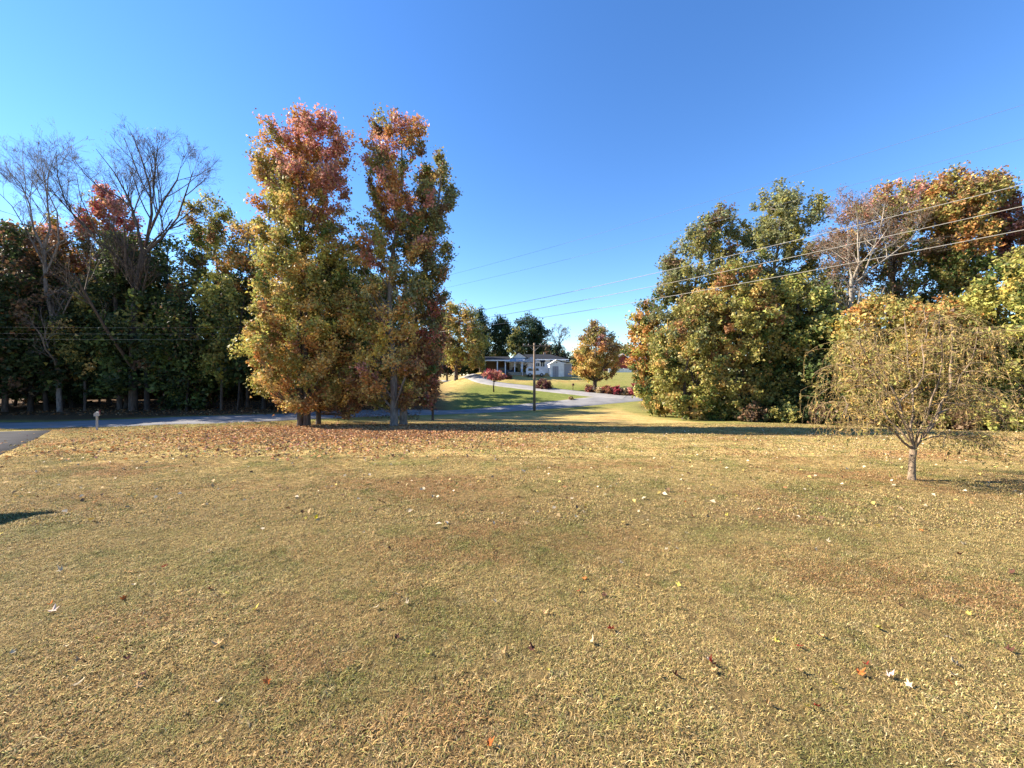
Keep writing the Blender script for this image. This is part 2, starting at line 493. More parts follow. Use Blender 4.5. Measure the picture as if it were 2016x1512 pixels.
def ribbon(name, line, w, mat, lift, jit=0.12, cross=7):
    T = np.gradient(line, axis=0); T /= np.linalg.norm(T, axis=1, keepdims=True)
    Nn = np.stack([-T[:, 1], T[:, 0]], axis=1)
    n = len(line)
    s = np.array([-1, -0.965, -0.5, 0, 0.5, 0.965, 1])
    rr = np.random.default_rng(5)
    def wob():
        a = rr.normal(size=n); k = np.ones(9) / 9
        return np.convolve(a, k, mode='same') * jit
    wl_, wr_ = wob(), wob()
    half = w / 2
    off = np.stack([si * (half + (wr_ if si > 0 else wl_) * (abs(si) == 1)) for si in s], axis=1)
    X = line[:, 0:1] + Nn[:, 0:1] * off; Y = line[:, 1:2] + Nn[:, 1:2] * off
    Z = zfun(X, Y) + lift + 0.03 * (1 - s[None, :] ** 2)
    Z[:, 0] -= lift + 0.05; Z[:, -1] -= lift + 0.05
    V = np.stack([X, Y, Z], axis=2).reshape(-1, 3)
    i, j = np.meshgrid(np.arange(n - 1), np.arange(cross - 1), indexing='ij')
    b = (i * cross + j).ravel()
    Fq = np.stack([b, b + cross, b + cross + 1, b + 1], axis=1)
    me = raw_mesh(name, V, [Fq], smooth=True)
    return link(name, me, mat)

def dist_to(line, X, Y):
    L_ = line[::4]
    d = np.full(X.shape, 1e9)
    for a in L_:
        d = np.minimum(d, (X - a[0]) ** 2 + (Y - a[1]) ** 2)
    return np.sqrt(d)
DR = dist_to(ROAD, GX, GY)
road_y_at = np.interp(GX, ROAD[:, 0], ROAD[:, 1])
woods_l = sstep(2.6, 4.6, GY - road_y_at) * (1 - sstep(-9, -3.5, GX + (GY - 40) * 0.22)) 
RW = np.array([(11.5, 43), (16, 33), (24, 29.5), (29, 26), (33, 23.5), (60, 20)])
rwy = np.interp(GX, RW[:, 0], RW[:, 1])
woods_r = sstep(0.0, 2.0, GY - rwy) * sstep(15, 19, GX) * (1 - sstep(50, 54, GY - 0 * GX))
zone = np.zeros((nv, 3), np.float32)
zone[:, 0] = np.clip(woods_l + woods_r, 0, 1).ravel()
island = sstep(0, 1.5, GY - road_y_at - 2.4) * sstep(-12, -6, GX) * (1 - sstep(64, 80, GY)) * (GX < 14)
verge = (1 - sstep(2.6, 6.5 + 4 * sstep(-2, 8, GX), DR)) * 0.8
strip = sstep(-5.5, -3.5, GY - rwy) * sstep(12, 15, GX) * 0.75
far_g = sstep(60, 75, GY) * 0.15
zone[:, 2] = (0.85 * (1 - sstep(5, 13, GY))).ravel()
zone[:, 1] = np.clip(np.maximum.reduce([island, verge, strip, far_g]), 0, 1).ravel()
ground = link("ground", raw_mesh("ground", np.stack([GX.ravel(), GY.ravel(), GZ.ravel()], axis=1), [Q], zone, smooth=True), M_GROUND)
tag(ground, "broad autumn lawn of straw and olive turf sloping down to the road", "lawn", kind="structure")

road = tag(ribbon("road", ROAD, 5.2, M_ROAD, 0.035), "grey two-way country road bending past the big trees", "road", kind="structure")
lane = tag(ribbon("side_road", LANE, 3.4, M_LANE, 0.060), "pale side road climbing to the white house", "road", kind="structure")
# driveway: dark asphalt at the far left of the lawn
D0, D1 = ground_at(96, 852), ground_at(0, 899)
dd = (D1 - D0); dd.z = 0; dd.normalize()
dn = Vector((-dd.y, dd.x, 0)); dn = -dn if dn.x > 0 else dn
dl = []
for i in range(0, 110):
    s_ = -2.2 + i * 0.25
    p = D0 + dd * s_ + dn * 2.0
    dl.append((p.x, p.y))
DRIVE = np.array(dl)
drive = tag(ribbon("driveway", DRIVE, 4.0, M_DRIVE, 0.022, 0.05), "dark asphalt driveway running in from the road", "driveway", kind="structure")

# ------------------------------------------------------------------ trees
def hexcol(*rgb): return np.array(rgb, float)
GREEN_D = hexcol(0.040, 0.058, 0.020); GREEN = hexcol(0.090, 0.120, 0.030); OLIVE = hexcol(0.245, 0.220, 0.062)
YGREEN = hexcol(0.35, 0.33, 0.085); YELLOW = hexcol(0.50, 0.37, 0.085); GOLD = hexcol(0.48, 0.325, 0.105)
ORANGE = hexcol(0.42, 0.205, 0.065); RUST = hexcol(0.28, 0.140, 0.060); RED = hexcol(0.34, 0.118, 0.088)
PINK = hexcol(0.47, 0.225, 0.175); BROWN = hexcol(0.17, 0.105, 0.058); GREYGREEN = hexcol(0.20, 0.205, 0.095); TAN = hexcol(0.40, 0.28, 0.14)
CRIMSON = hexcol(0.30, 0.045, 0.06); PLUM = hexcol(0.12, 0.045, 0.045); PINE = hexcol(0.025, 0.05, 0.028)

def pick(rng, pal, n):
    w = np.array([p[0] for p in pal], float); w /= w.sum()
    k = rng.choice(len(pal), size=n, p=w)
    return np.array([p[1] for p in pal])[k]

def resample(P, n):
    P = np.array(P, float)
    d = np.concatenate([[0], np.cumsum(np.linalg.norm(np.diff(P, axis=0), axis=1))])
    t = np.linspace(0, d[-1], n)
    return np.stack([np.interp(t, d, P[:, k]) for k in range(3)], axis=1)

def leafy(name, label, Y, base_px, prof, pal, ncl, lpc, lsize, sigma, seed, group=None, stems=((0, 0.22),), depth=0.9,
          mat=None, nlimb=22, shell=0.55, cat="tree", up=0.18, flat=0.75, zone_fn=None, rise=0.9, lump=1.0, quads=False, dens=1.75, per=4, spray=1.0):
    """prof: rows of the photograph from top to bottom (row, left px, right px); pal: [(height from, to, [(weight, colour)...])]"""
    rng = np.random.default_rng(seed)
    x0 = (base_px - W / 2) / F * Y
    zg = gz(x0, Y)
    prof = sorted(prof)
    pr = np.array(prof, float)
    pz = CAMZ - (pr[:, 0] - HOR) / F * Y - zg
    pc = ((pr[:, 1] + pr[:, 2]) / 2 - W / 2) / F * Y - x0
    prr = (pr[:, 2] - pr[:, 1]) / 2 / F * Y
    order = np.argsort(pz)
    pz, pc, prr = pz[order], pc[order], prr[order]
    z0, z1 = pz[0], pz[-1]
    ztip = z1
    pz = z0 + (pz - z0) * (1 - min(0.2, 1.9 * sigma / (z1 - z0)))
    z1 = pz[-1]
    root = empty(name, (x0, Y, zg), label, cat, group)
    # clump centres spread through the crown's volume
    zs = np.linspace(z0, z1, 200)
    wgt = np.interp(zs, pz, prr) + 0.15
    wgt = wgt ** 1.6
    cdf = np.cumsum(wgt); cdf /= cdf[-1]
    nsup = max(6, ncl // per)
    z = np.interp((np.arange(nsup) + rng.uniform(0, 1, nsup)) / nsup, cdf, zs)
    rmax = np.interp(z, pz, prr)
    ang = (np.arange(nsup) * 2.39996 + rng.normal(size=nsup) * 0.7)
    lob = 1 + 0.16 * np.sin(ang * 3 + z * 0.9 + seed) + 0.12 * np.sin(ang * 5 - z * 1.7 + seed * 2)
    rad = np.maximum(rmax * lob - sigma * 0.25, 0.05) * rng.uniform(0, 1, nsup) ** shell
    cx = np.interp(z, pz, pc) + rad * np.cos(ang)
    cy = rad * np.sin(ang) * depth
    sup = np.stack([cx, cy, z], axis=1)
    # boughs: several leaf clumps round each of these places, kept inside the outline
    si_ = np.arange(ncl) % nsup
    Cn = sup[si_] + rng.normal(size=(ncl, 3)) * np.array([1, 1, 0.8]) * (sigma * 1.25 * lump)
    zc_ = np.clip(Cn[:, 2], z0, z1); Cn[:, 2] = zc_
    lim = np.maximum(np.interp(zc_, pz, prr) - 1.05 * sigma, 0.12)
    ox = Cn[:, 0] - np.interp(zc_, pz, pc); oy = Cn[:, 1] / depth
    rr_ = np.sqrt(ox ** 2 + oy ** 2) + 1e-6
    kk = np.minimum(1, lim / rr_)
    Cn[:, 0] = np.interp(zc_, pz, pc) + ox * kk; Cn[:, 1] = oy * kk * depth
    # stems
    G = Geo()
    ztop = z0 + (z1 - z0) * 0.93
    stem_lines = []
    for (dx, r) in stems:
        n = 12
        t = np.linspace(0, 1, n)
        sz = t * ztop * (1 if dx == stems[0][0] else 0.82)
        k = sstep(0.05, 0.75, t)
        sx = dx + (np.interp(sz, pz, pc, left=0) - dx * 0.4) * k + 0.12 * np.sin(t * 7 + seed + dx * 5) * t
        sy = 0.12 * np.sin(t * 5 + seed * 1.7 + dx * 3) * t + 0.2 * dx * 0
        P = np.stack([sx, sy, sz], axis=1)
        P[0, 2] = -0.25
        R = r * (1 - 0.88 * t) + 0.02
        R[0] *= 1.55; R[1] *= 1.02
        stem_lines.append(P)
        # finer flare at the foot
        P = np.concatenate([P[:1], [[dx, 0, 0.02]], [[dx, 0, 0.35]], P[1:]])
        R = np.concatenate([[r * 1.5], [r * 1.28], [r * 1.08], R[1:]])
        V, Fq = batch_tubes(P[None], R[None], 10)
        G.add(V, Fq)
    # limbs towards a sample of the clumps, then a twig to every clump
    nl = min(nlimb, ncl)
    tips = Cn[rng.choice(ncl, nl, replace=False)]
    limbs = np.zeros((nl, 6, 3)); LR = np.zeros((nl, 6))
    for i, tp in enumerate(tips):
        S = stem_lines[i % len(stem_lines)]
        hd_ = math.hypot(tp[0] - np.interp(tp[2], S[:, 2], S[:, 0]), tp[1])
        za = max(tp[2] - hd_ * rise - 0.4, min(z0 * 0.8, tp[2] - 0.3), 0.8)
        za = min(za, S[-1, 2] - 0.2)
        a = np.array([np.interp(za, S[:, 2], S[:, 0]), np.interp(za, S[:, 2], S[:, 1]), za])
        t = np.linspace(0, 1, 6)[:, None]
        mid = (a + tp) / 2 + np.array([0, 0, -0.12 * hd_]) + rng.normal(size=3) * 0.12
        limbs[i] = (1 - t) ** 2 * a + 2 * t * (1 - t) * mid + t ** 2 * tp
        rb = max(0.03, stems[0][1] * 0.42 * (1 - za / (ztop * 1.2)))
        LR[i] = rb * (1 - 0.8 * t[:, 0])
    V, Fq = batch_tubes(limbs, LR, 5); G.add(V, Fq)
    cand = limbs[:, 1:].reshape(-1, 3)
    cand_s = np.concatenate([cand] + [S[5:] for S in stem_lines])
    dm = np.linalg.norm(Cn[:, None] - cand_s[None], axis=2) + np.where(cand_s[None, :, 2] > Cn[:, None, 2], 0.8, 0)
    a = cand_s[np.argmin(dm, axis=1)]
    t = np.linspace(0, 1, 4)[None, :, None]
    mid = (a + Cn) / 2 + rng.normal(size=Cn.shape) * 0.15
    tw = (1 - t) ** 2 * a[:, None] + 2 * t * (1 - t) * mid[:, None] + t ** 2 * Cn[:, None]
    tr_ = np.linspace(1, 0.35, 4)[None] * np.full((ncl, 1), max(0.018, lsize * 0.11))
    V, Fq = batch_tubes(tw, tr_, 3); G.add(V, Fq)
    me = G.mesh("trunk")
    link("trunk", me, mat or M_BARK, root)
    # leaves
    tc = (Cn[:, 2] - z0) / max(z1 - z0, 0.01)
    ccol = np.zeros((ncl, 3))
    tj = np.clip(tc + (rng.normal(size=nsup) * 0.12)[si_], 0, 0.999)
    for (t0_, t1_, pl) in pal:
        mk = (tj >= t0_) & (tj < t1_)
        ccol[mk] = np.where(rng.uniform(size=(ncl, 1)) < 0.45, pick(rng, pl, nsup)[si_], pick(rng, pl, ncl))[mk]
    if zone_fn is not None:
        ccol = zone_fn(Cn, tc, ccol, rng)
    csz = rng.uniform(0.6, 1.3, ncl)
    cnt = np.maximum(4, (lpc * dens * csz * rng.uniform(0.6, 1.4, ncl))).astype(int)
    ci = np.repeat(np.arange(ncl), cnt)
    N = len(ci)
    # leaves sit along short sprays that point outwards and up
    ax_ = Cn - np.stack([np.interp(Cn[:, 2], pz, pc), np.zeros(ncl), Cn[:, 2]], axis=1)
    ax_ /= np.linalg.norm(ax_, axis=1, keepdims=True) + 0.3
    nsp = 4
    sd_ = ax_[:, None] * 0.7 + rng.normal(size=(ncl, nsp, 3)) * 0.55 + np.array([0, 0, 0.75 * spray])
    sd_ /= np.linalg.norm(sd_, axis=2, keepdims=True)
    wh = rng.integers(0, nsp, N)
    off = sd_[ci, wh] * (rng.uniform(-0.75, 1.35, N) * sigma * 1.25 * csz[ci])[:, None]
    off = off + rng.normal(size=(N, 3)) * (sigma * 0.36 * csz[ci])[:, None] * np.array([1, 1, flat])
    outl = rng.uniform(size=N) < 0.06
    off[outl] *= 1.12
    lp = Cn[ci] + off
    lp[:, 2] = np.maximum(lp[:, 2], 0.05)
    ls = lsize * rng.uniform(0.6, 1.35, N) * (1.15 if quads else 1.12)
    nv_ = 4 if quads else 3
    V, T = leaf_quads(lp, ls, rng, up) if quads else leaf_tris(lp, ls, rng, up)
    base = ccol[ci]
    alt = pick(rng, [(1, p[1]) for seg in pal for p in seg[2]], N)
    mixf = (rng.uniform(size=N) < 0.14)[:, None]
    col = 1.22 * np.where(mixf, alt, base) * rng.uniform(0.65, 1.35, (N, 1)) * rng.uniform(0.9, 1.1, (N, 3))
    col = np.repeat(np.clip(col, 0.005, 0.8), nv_, axis=0)
    link("crown", raw_mesh("crown", V, [T], col), M_LEAF, root)
    return root

# --- the two pairs of tall trees beside the road
SG = "tall autumn trees between lawn and road"
def colA(Cn, tc, cc, rng):
    top = (tc > 0.70 + rng.normal(size=len(tc)) * 0.05) & (Cn[:, 0] > -0.9 - (tc - 0.72) * 5 + rng.normal(size=len(tc)) * 0.5)
    cc[top] = pick(rng, [(5, PINK), (2, RED), (2, ORANGE), (2, hexcol(0.42, 0.24, 0.15))], int(top.sum()))
    return cc
leafy("sweetgum_tree", "tall twin-stemmed tree with red top and olive-gold crown beside the road", 27.0, 597,
      [(226, 585, 672), (244, 545, 688), (275, 520, 686), (330, 508, 684), (420, 508, 680), (500, 512, 684), (560, 510, 690), (610, 502, 690), (660, 490, 694), (710, 488, 690), (760, 505, 680), (800, 540, 660)],
      [(0, 0.18, [(4, GOLD), (3, ORANGE), (2, OLIVE), (2, RUST)]), (0.18, 0.38, [(4, GOLD), (3, OLIVE), (2, YGREEN), (1, ORANGE)]), (0.38, 0.72, [(5, OLIVE), (5, YGREEN), (2, GOLD), (1, GREEN)]), (0.72, 1.0, [(3, OLIVE), (2, ORANGE), (2, GOLD), (1, RUST)])],
      540, 86, 0.150, 0.46, 16, SG, stems=((-0.20, 0.20), (0.26, 0.22)), nlimb=40, shell=0.5, zone_fn=colA, rise=1.1, dens=2.15, per=2)
leafy("sweetgum_tree", "slim dark-stemmed tree tucked under the red-topped tree, bronze foliage", 28.2, 627,
      [(500, 640, 700), (560, 610, 725), (640, 600, 730), (720, 600, 730), (780, 610, 715), (812, 635, 700)],
      [(0, 0.5, [(3, RUST), (3, BROWN), (2, GOLD), (1, OLIVE)]), (0.5, 1.0, [(4, OLIVE), (3, GREEN), (2, GREEN_D)])],
      130, 80, 0.150, 0.46, 12, SG, stems=((0, 0.16),), nlimb=16)
def colC(Cn, tc, cc, rng):
    x = Cn[:, 0]
    patch = (np.sin(Cn[:, 0] * 1.9 + 1) * np.sin(Cn[:, 2] * 0.75 + 2.0) > 0.35) & (tc > 0.35) & (tc < 0.9)
    cc[patch] = pick(rng, [(3, PINK), (3, ORANGE), (2, GOLD)], int(patch.sum()))
    return cc
leafy("sweetgum_tree", "tall open tree with salmon patches and bronze top, pale trunk by the road", 27.0, 776,
      [(226, 740, 830), (246, 724, 848), (280, 714, 860), (330, 713, 868), (400, 710, 870), (470, 696, 858), (540, 690, 850), (600, 680, 840), (660, 668, 850), (720, 670, 850), (770, 690, 835), (800, 720, 815)],
      [(0, 0.15, [(4, GOLD), (3, ORANGE), (2, RUST), (1, OLIVE)]), (0.15, 0.40, [(4, GOLD), (3, YELLOW), (3, OLIVE), (1, PINK)]), (0.40, 0.75, [(4, OLIVE), (3, GREYGREEN), (2, GOLD), (1, GREEN)]), (0.75, 1.0, [(3, ORANGE), (3, PINK), (2, OLIVE), (2, BROWN)])],
      350, 78, 0.150, 0.44, 13, SG, stems=((0, 0.25),), mat=M_BARKGREY, nlimb=36, shell=0.5, zone_fn=colC, rise=1.2, dens=2.15, per=2)
leafy("sweetgum_tree", "tall sparse grey-green tree, its crown overhanging right, second trunk of the right pair", 28.4, 794,
      [(285, 850, 888), (330, 835, 897), (385, 815, 905), (450, 800, 896), (520, 800, 890), (600, 800, 885), (680, 800, 870), (740, 800, 868), (790, 795, 855)],
      [(0, 0.3, [(3, RUST), (3, BROWN), (2, RED), (1, GREEN)]), (0.3, 0.65, [(4, GREYGREEN), (2, OLIVE), (2, RUST), (1, GREEN)]), (0.65, 1.0, [(5, GREYGREEN), (2, OLIVE), (2, BROWN)])],
      180, 74, 0.150, 0.42, 14, SG, stems=((0, 0.25),), mat=M_BARKGREY, nlimb=26, rise=1.3, dens=2.15, per=2)
leafy("red_leaved_tree", "small dark red tree just past the right pair of tall trees", 33, 852,
      [(598, 842, 862), (640, 835, 878), (700, 830, 880), (760, 826, 872), (800, 836, 862)],
      [(0, 1, [(4, RUST), (1, PLUM), (2, RED), (4, BROWN)])], 70, 60, 0.17, 0.45, 15, stems=((0, 0.09),), nlimb=12)

# --- bare trees
def grow(G, lines, r0, levels, rng, kend=3):
    """lines: list of world polylines (local coords) with start/end radius; every level adds side branches"""
    n = 5
    P = np.stack([resample(l, n) for l in lines])
    R = np.stack([np.linspace(a, b, n) for a, b in r0])
    V, Fq = batch_tubes(P, R, 7); G.add(V, Fq)
    for li, (nc, ratio, spread, upb, smin) in enumerate(levels):
        N = len(P)
        plen = np.linalg.norm(np.diff(P, axis=1), axis=2).sum(axis=1)
        par = np.repeat(np.arange(N), nc)
        s = rng.uniform(smin, 0.98, len(par))
        f = s * (n - 1); i0 = np.minimum(f.astype(int), n - 2); fr = (f - i0)[:, None]
        p0 = P[par, i0] * (1 - fr) + P[par, i0 + 1] * fr
        r = R[par, i0] * (1 - fr[:, 0]) + R[par, i0 + 1] * fr[:, 0]
        tg = P[par, i0 + 1] - P[par, i0]; tg /= np.linalg.norm(tg, axis=1, keepdims=True) + 1e-9
        rv = rng.normal(size=tg.shape); rv -= tg * np.sum(rv * tg, axis=1, keepdims=True)
        rv /= np.linalg.norm(rv, axis=1, keepdims=True)
        a = np.radians(rng.uniform(spread[0], spread[1], len(par)))[:, None]
        d = tg * np.cos(a) + rv * np.sin(a); d[:, 2] += upb; d /= np.linalg.norm(d, axis=1, keepdims=True)
        L_ = plen[par] * ratio * rng.uniform(0.6, 1.25, len(par)) * (1.15 - 0.6 * s)
        last = li == len(levels) - 1
        m = 3 if last else n
        t = np.linspace(0, 1, m)[None, :, None]
        cur = rng.normal(size=d.shape) * 0.12; cur[:, 2] += 0.12
        Pc = p0[:, None] + d[:, None] * L_[:, None, None] * t + cur[:, None] * L_[:, None, None] * t ** 2
        Pc += rng.normal(size=Pc.shape) * 0.018 * L_[:, None, None] * t
        Rc = np.maximum(r * 0.55, 0.006)[:, None] * np.linspace(1, 0.45, m)[None]
        Rc = np.maximum(Rc, 0.0036)
        V, Fq = batch_tubes(Pc, Rc, kend if li >= 1 else 5); G.add(V, Fq)
        if last: return Pc[:, -1]
        P, R = Pc, Rc
def bare(name, label, Y, limbs, levels, seed, mat, buds=None, group=None):
    rng = np.random.default_rng(seed)
    b = limbs[0][0][0]
    x0 = (b[0] - W / 2) / F * Y
    zg = gz(x0, Y)
    root = empty(name, (x0, Y, zg), label, "tree", group)
    lines, r0 = [], []
    for pts, ra, rb, dy in limbs:
        L_ = []
        for k, (px, row) in enumerate(pts):
            yy = Y + dy * (k / max(1, len(pts) - 1))
            v = at(px, row, yy) - Vector((x0, Y, zg))
            L_.append((v.x, v.y, v.z))
        lines.append(L_); r0.append((ra, rb))
    lines[0][0] = (lines[0][0][0], 0, -0.3)
    G = Geo()
    ends = grow(G, lines, r0, levels, rng)
    link("trunk", G.mesh("trunk"), mat, root)
    if buds:
        frac, cols, size = buds
        sel = ends[rng.uniform(size=len(ends)) < frac]
        lp = np.repeat(sel, 3, axis=0) + rng.normal(size=(len(sel) * 3, 3)) * 0.12
        V, T = leaf_quads(lp, size * rng.uniform(0.6, 1.2, len(lp)), rng)
        col = np.repeat(pick(rng, cols, len(lp)) * rng.uniform(0.7, 1.3, (len(lp), 1)), 4, axis=0)
        link("crown", raw_mesh("crown", V, [T], col), M_LEAF, root)
    return root
LV = [(7, 0.45, (22, 55), 0.20, 0.2), (6, 0.5, (20, 50), 0.15, 0.2), (6, 0.55, (18, 55), 0.10, 0.15), (4, 0.6, (18, 55), 0.06, 0.2)]
bare("bare_tree", "big leafless tree spreading fine twigs high above the left woods", 37, [
    ([(262, 830), (262, 656), (271, 525), (283, 490)], 0.36, 0.22, 0),
    ([(279, 505), (308, 482), (349, 430), (366, 380), (380, 338)], 0.15, 0.03, 1.5),
    ([(285, 488), (303, 435), (322, 395), (349, 354), (362, 305)], 0.14, 0.025, -1.0),
    ([(289, 475), (299, 420), (299, 383), (288, 340), (263, 268)], 0.14, 0.025, 0.6),
    ([(299, 400), (301, 383), (308, 307), (314, 272)], 0.09, 0.02, -1.2),
    ([(280, 500), (271, 447), (256, 395), (227, 342), (189, 293)], 0.13, 0.02, -0.6),
    ([(262, 410), (230, 385), (189, 366), (165, 340), (145, 312)], 0.08, 0.02, 1.8),
], LV, 21, M_BARK, (0.10, [(2, BROWN), (1, OLIVE)], 0.09))
bare("bare_tree", "leafless leaning tree with pale trunk at the left end of the woods", 36, [
    ([(118, 835), (108, 633), (84, 549), (87, 490)], 0.20, 0.12, 0),
    ([(87, 492), (68, 462), (58, 400), (40, 360), (10, 330)], 0.09, 0.02, 1.0),
    ([(87, 492), (100, 440), (92, 390), (95, 340), (112, 296)], 0.09, 0.02, -1.0),
    ([(86, 520), (50, 450), (20, 400), (-10, 372)], 0.07, 0.02, -0.5),
    ([(90, 540), (120, 470), (110, 400), (75, 345), (55, 315)], 0.08, 0.02, 0.8),
], LV, 22, M_BARKGREY)
bare("bare_tree", "leafless limb-spreading tree between the two left bare crowns", 38, [
    ([(236, 830), (232, 640), (222, 545), (204, 493)], 0.24, 0.14, 0),
    ([(204, 493), (175, 453), (130, 408), (100, 372), (72, 342)], 0.11, 0.02, 0.7),
    ([(185, 462), (140, 424), (122, 380), (112, 340), (110, 300)], 0.08, 0.02, -0.9),
    ([(215, 520), (190, 450), (160, 400), (150, 340)], 0.07, 0.02, 1.4),
], LV[:3] + [(3, 0.55, (20, 60), 0.0, 0.2)], 23, M_BARK)

# --- left woods
LW = "trees of the woods across the road"
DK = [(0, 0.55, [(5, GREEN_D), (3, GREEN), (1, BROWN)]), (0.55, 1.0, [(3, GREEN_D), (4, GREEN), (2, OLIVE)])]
leafy("cedar_tree", "brown-green bushy tree at the left edge of the photo, lowest of the left woods", 36, 10,
      [(405, -20, 20), (440, -60, 70), (520, -90, 105), (620, -100, 130), (700, -90, 140), (770, -60, 110)],
      [(0, 0.6, [(5, GREEN_D), (2, BROWN)]), (0.6, 1, [(3, BROWN), (3, GREEN_D), (1, RUST)])], 260, 62, 0.22, 0.62, 31, LW, stems=((0, 0.2),))
leafy("maple_tree", "orange-brown topped tree under the leaning bare tree", 41, 122,
      [(415, 95, 125), (450, 70, 150), (520, 60, 175), (620, 70, 190), (720, 80, 200)],
      [(0, 0.6, [(3, GREEN_D), (3, GREEN), (2, OLIVE)]), (0.6, 1, [(3, ORANGE), (3, RUST), (2, PINK), (1, OLIVE)])], 220, 62, 0.22, 0.6, 32, LW, stems=((0, 0.18),))
leafy("maple_tree", "red-crowned tree rising behind the big bare tree", 43, 214,
      [(360, 195, 232), (390, 175, 255), (440, 160, 268), (520, 165, 270), (620, 160, 280)],
      [(0, 0.5, [(3, GREEN_D), (3, OLIVE)]), (0.5, 1, [(4, RED), (2, PINK), (2, ORANGE), (2, OLIVE), (1, CRIMSON)])], 240, 62, 0.22, 0.58, 33, LW, stems=((0, 0.2),))
leafy("oak_tree", "dark green tree in front of the red crown in the left woods", 39, 250,
      [(430, 235, 262), (470, 205, 290), (540, 190, 305), (620, 170, 320), (700, 175, 320), (770, 190, 300)],
      [(0, 0.5, [(5, GREEN_D), (2, GREEN)]), (0.5, 1, [(4, GREEN_D), (4, GREEN), (1, OLIVE)])], 270, 62, 0.22, 0.62, 34, LW, stems=((0, 0.22),))
leafy("oak_tree", "green tree with bronze top beside the tall red-topped tree", 41, 415,
      [(372, 395, 425), (395, 375, 455), (450, 362, 480), (530, 355, 500), (620, 350, 500), (700, 360, 495), (760, 380, 480)],
      [(0, 0.6, [(4, GREEN), (1, GREEN_D), (4, OLIVE)]), (0.6, 1, [(5, OLIVE), (2, GREEN), (2, YGREEN), (2, RUST)])], 230, 60, 0.22, 0.58, 35, LW, stems=((0, 0.22),))
leafy("maple_tree", "golden topped tree squeezed against the tall red-topped tree", 40, 488,
      [(425, 475, 505), (455, 455, 530), (520, 450, 545), (620, 445, 550), (720, 455, 545)],
      [(0, 0.55, [(3, GREEN), (3, GREEN_D), (2, OLIVE)]), (0.55, 1, [(4, GOLD), (3, ORANGE), (3, OLIVE)])], 170, 60, 0.22, 0.55, 36, LW, stems=((0, 0.17),))
leafy("understory_tree", "yellow-green low tree at the middle of the left woods", 37.5, 436,
      [(520, 415, 460), (560, 395, 480), (620, 390, 490), (690, 395, 490), (750, 405, 475)],
      [(0, 1, [(3, GREEN), (4, OLIVE), (4, YGREEN)])], 140, 55, 0.2, 0.5, 37, LW, stems=((0, 0.12),))
leafy("understory_tree", "yellow-flecked low tree under the leaning bare tree", 37, 165,
      [(540, 140, 180), (590, 125, 205), (660, 120, 215), (740, 135, 205)],
      [(0, 1, [(4, GREEN_D), (3, OLIVE), (1, GOLD), (2, GREEN)])], 120, 55, 0.2, 0.5, 38, LW, stems=((0.1, 0.1),))
k = 0
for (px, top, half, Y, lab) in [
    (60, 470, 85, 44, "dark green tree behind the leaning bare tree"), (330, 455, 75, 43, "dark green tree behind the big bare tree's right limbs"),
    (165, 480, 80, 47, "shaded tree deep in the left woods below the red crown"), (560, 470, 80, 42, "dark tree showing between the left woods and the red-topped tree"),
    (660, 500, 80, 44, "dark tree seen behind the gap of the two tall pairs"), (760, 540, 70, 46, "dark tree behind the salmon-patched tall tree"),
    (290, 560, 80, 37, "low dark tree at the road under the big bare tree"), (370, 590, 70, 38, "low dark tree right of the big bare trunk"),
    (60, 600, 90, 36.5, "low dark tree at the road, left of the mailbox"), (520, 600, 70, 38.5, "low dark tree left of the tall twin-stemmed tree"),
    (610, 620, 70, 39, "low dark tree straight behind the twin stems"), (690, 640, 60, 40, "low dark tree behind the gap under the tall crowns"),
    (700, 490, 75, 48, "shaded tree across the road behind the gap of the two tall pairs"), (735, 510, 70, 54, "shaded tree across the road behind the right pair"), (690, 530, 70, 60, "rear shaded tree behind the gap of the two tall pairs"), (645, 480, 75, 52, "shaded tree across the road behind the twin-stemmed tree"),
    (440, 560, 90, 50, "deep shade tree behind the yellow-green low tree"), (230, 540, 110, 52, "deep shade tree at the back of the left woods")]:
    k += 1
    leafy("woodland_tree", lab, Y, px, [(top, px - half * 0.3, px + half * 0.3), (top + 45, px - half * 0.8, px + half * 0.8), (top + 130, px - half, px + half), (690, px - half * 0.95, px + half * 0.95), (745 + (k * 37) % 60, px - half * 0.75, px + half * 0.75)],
          DK, 130, 40, 0.29, 0.66, 40 + k, LW, stems=((0, 0.17 + 0.02 * (k % 4)),), nlimb=14, mat=M_BARKSHADE)
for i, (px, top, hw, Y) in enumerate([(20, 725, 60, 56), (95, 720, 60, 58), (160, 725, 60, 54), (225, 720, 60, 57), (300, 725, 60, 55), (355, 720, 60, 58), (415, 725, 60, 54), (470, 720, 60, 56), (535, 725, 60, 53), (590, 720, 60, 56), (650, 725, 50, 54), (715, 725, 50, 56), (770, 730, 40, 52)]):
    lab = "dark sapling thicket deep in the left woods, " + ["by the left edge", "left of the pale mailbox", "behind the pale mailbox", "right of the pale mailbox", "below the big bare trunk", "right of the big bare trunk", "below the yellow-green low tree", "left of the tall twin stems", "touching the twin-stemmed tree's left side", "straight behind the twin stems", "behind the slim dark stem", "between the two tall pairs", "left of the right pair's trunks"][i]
    leafy("sapling", lab, Y, px, [(top, px - hw * .4, px + hw * .4), (top + 25, px - hw, px + hw), (778, px - hw * 1.1, px + hw * 1.1)], [(0, 1, [(4, GREEN_D), (3, BROWN), (1, GREEN)])], 70, 40, 0.36, 0.7, 200 + i, LW, stems=((0, 0.06), (0.5, 0.05)), nlimb=8)
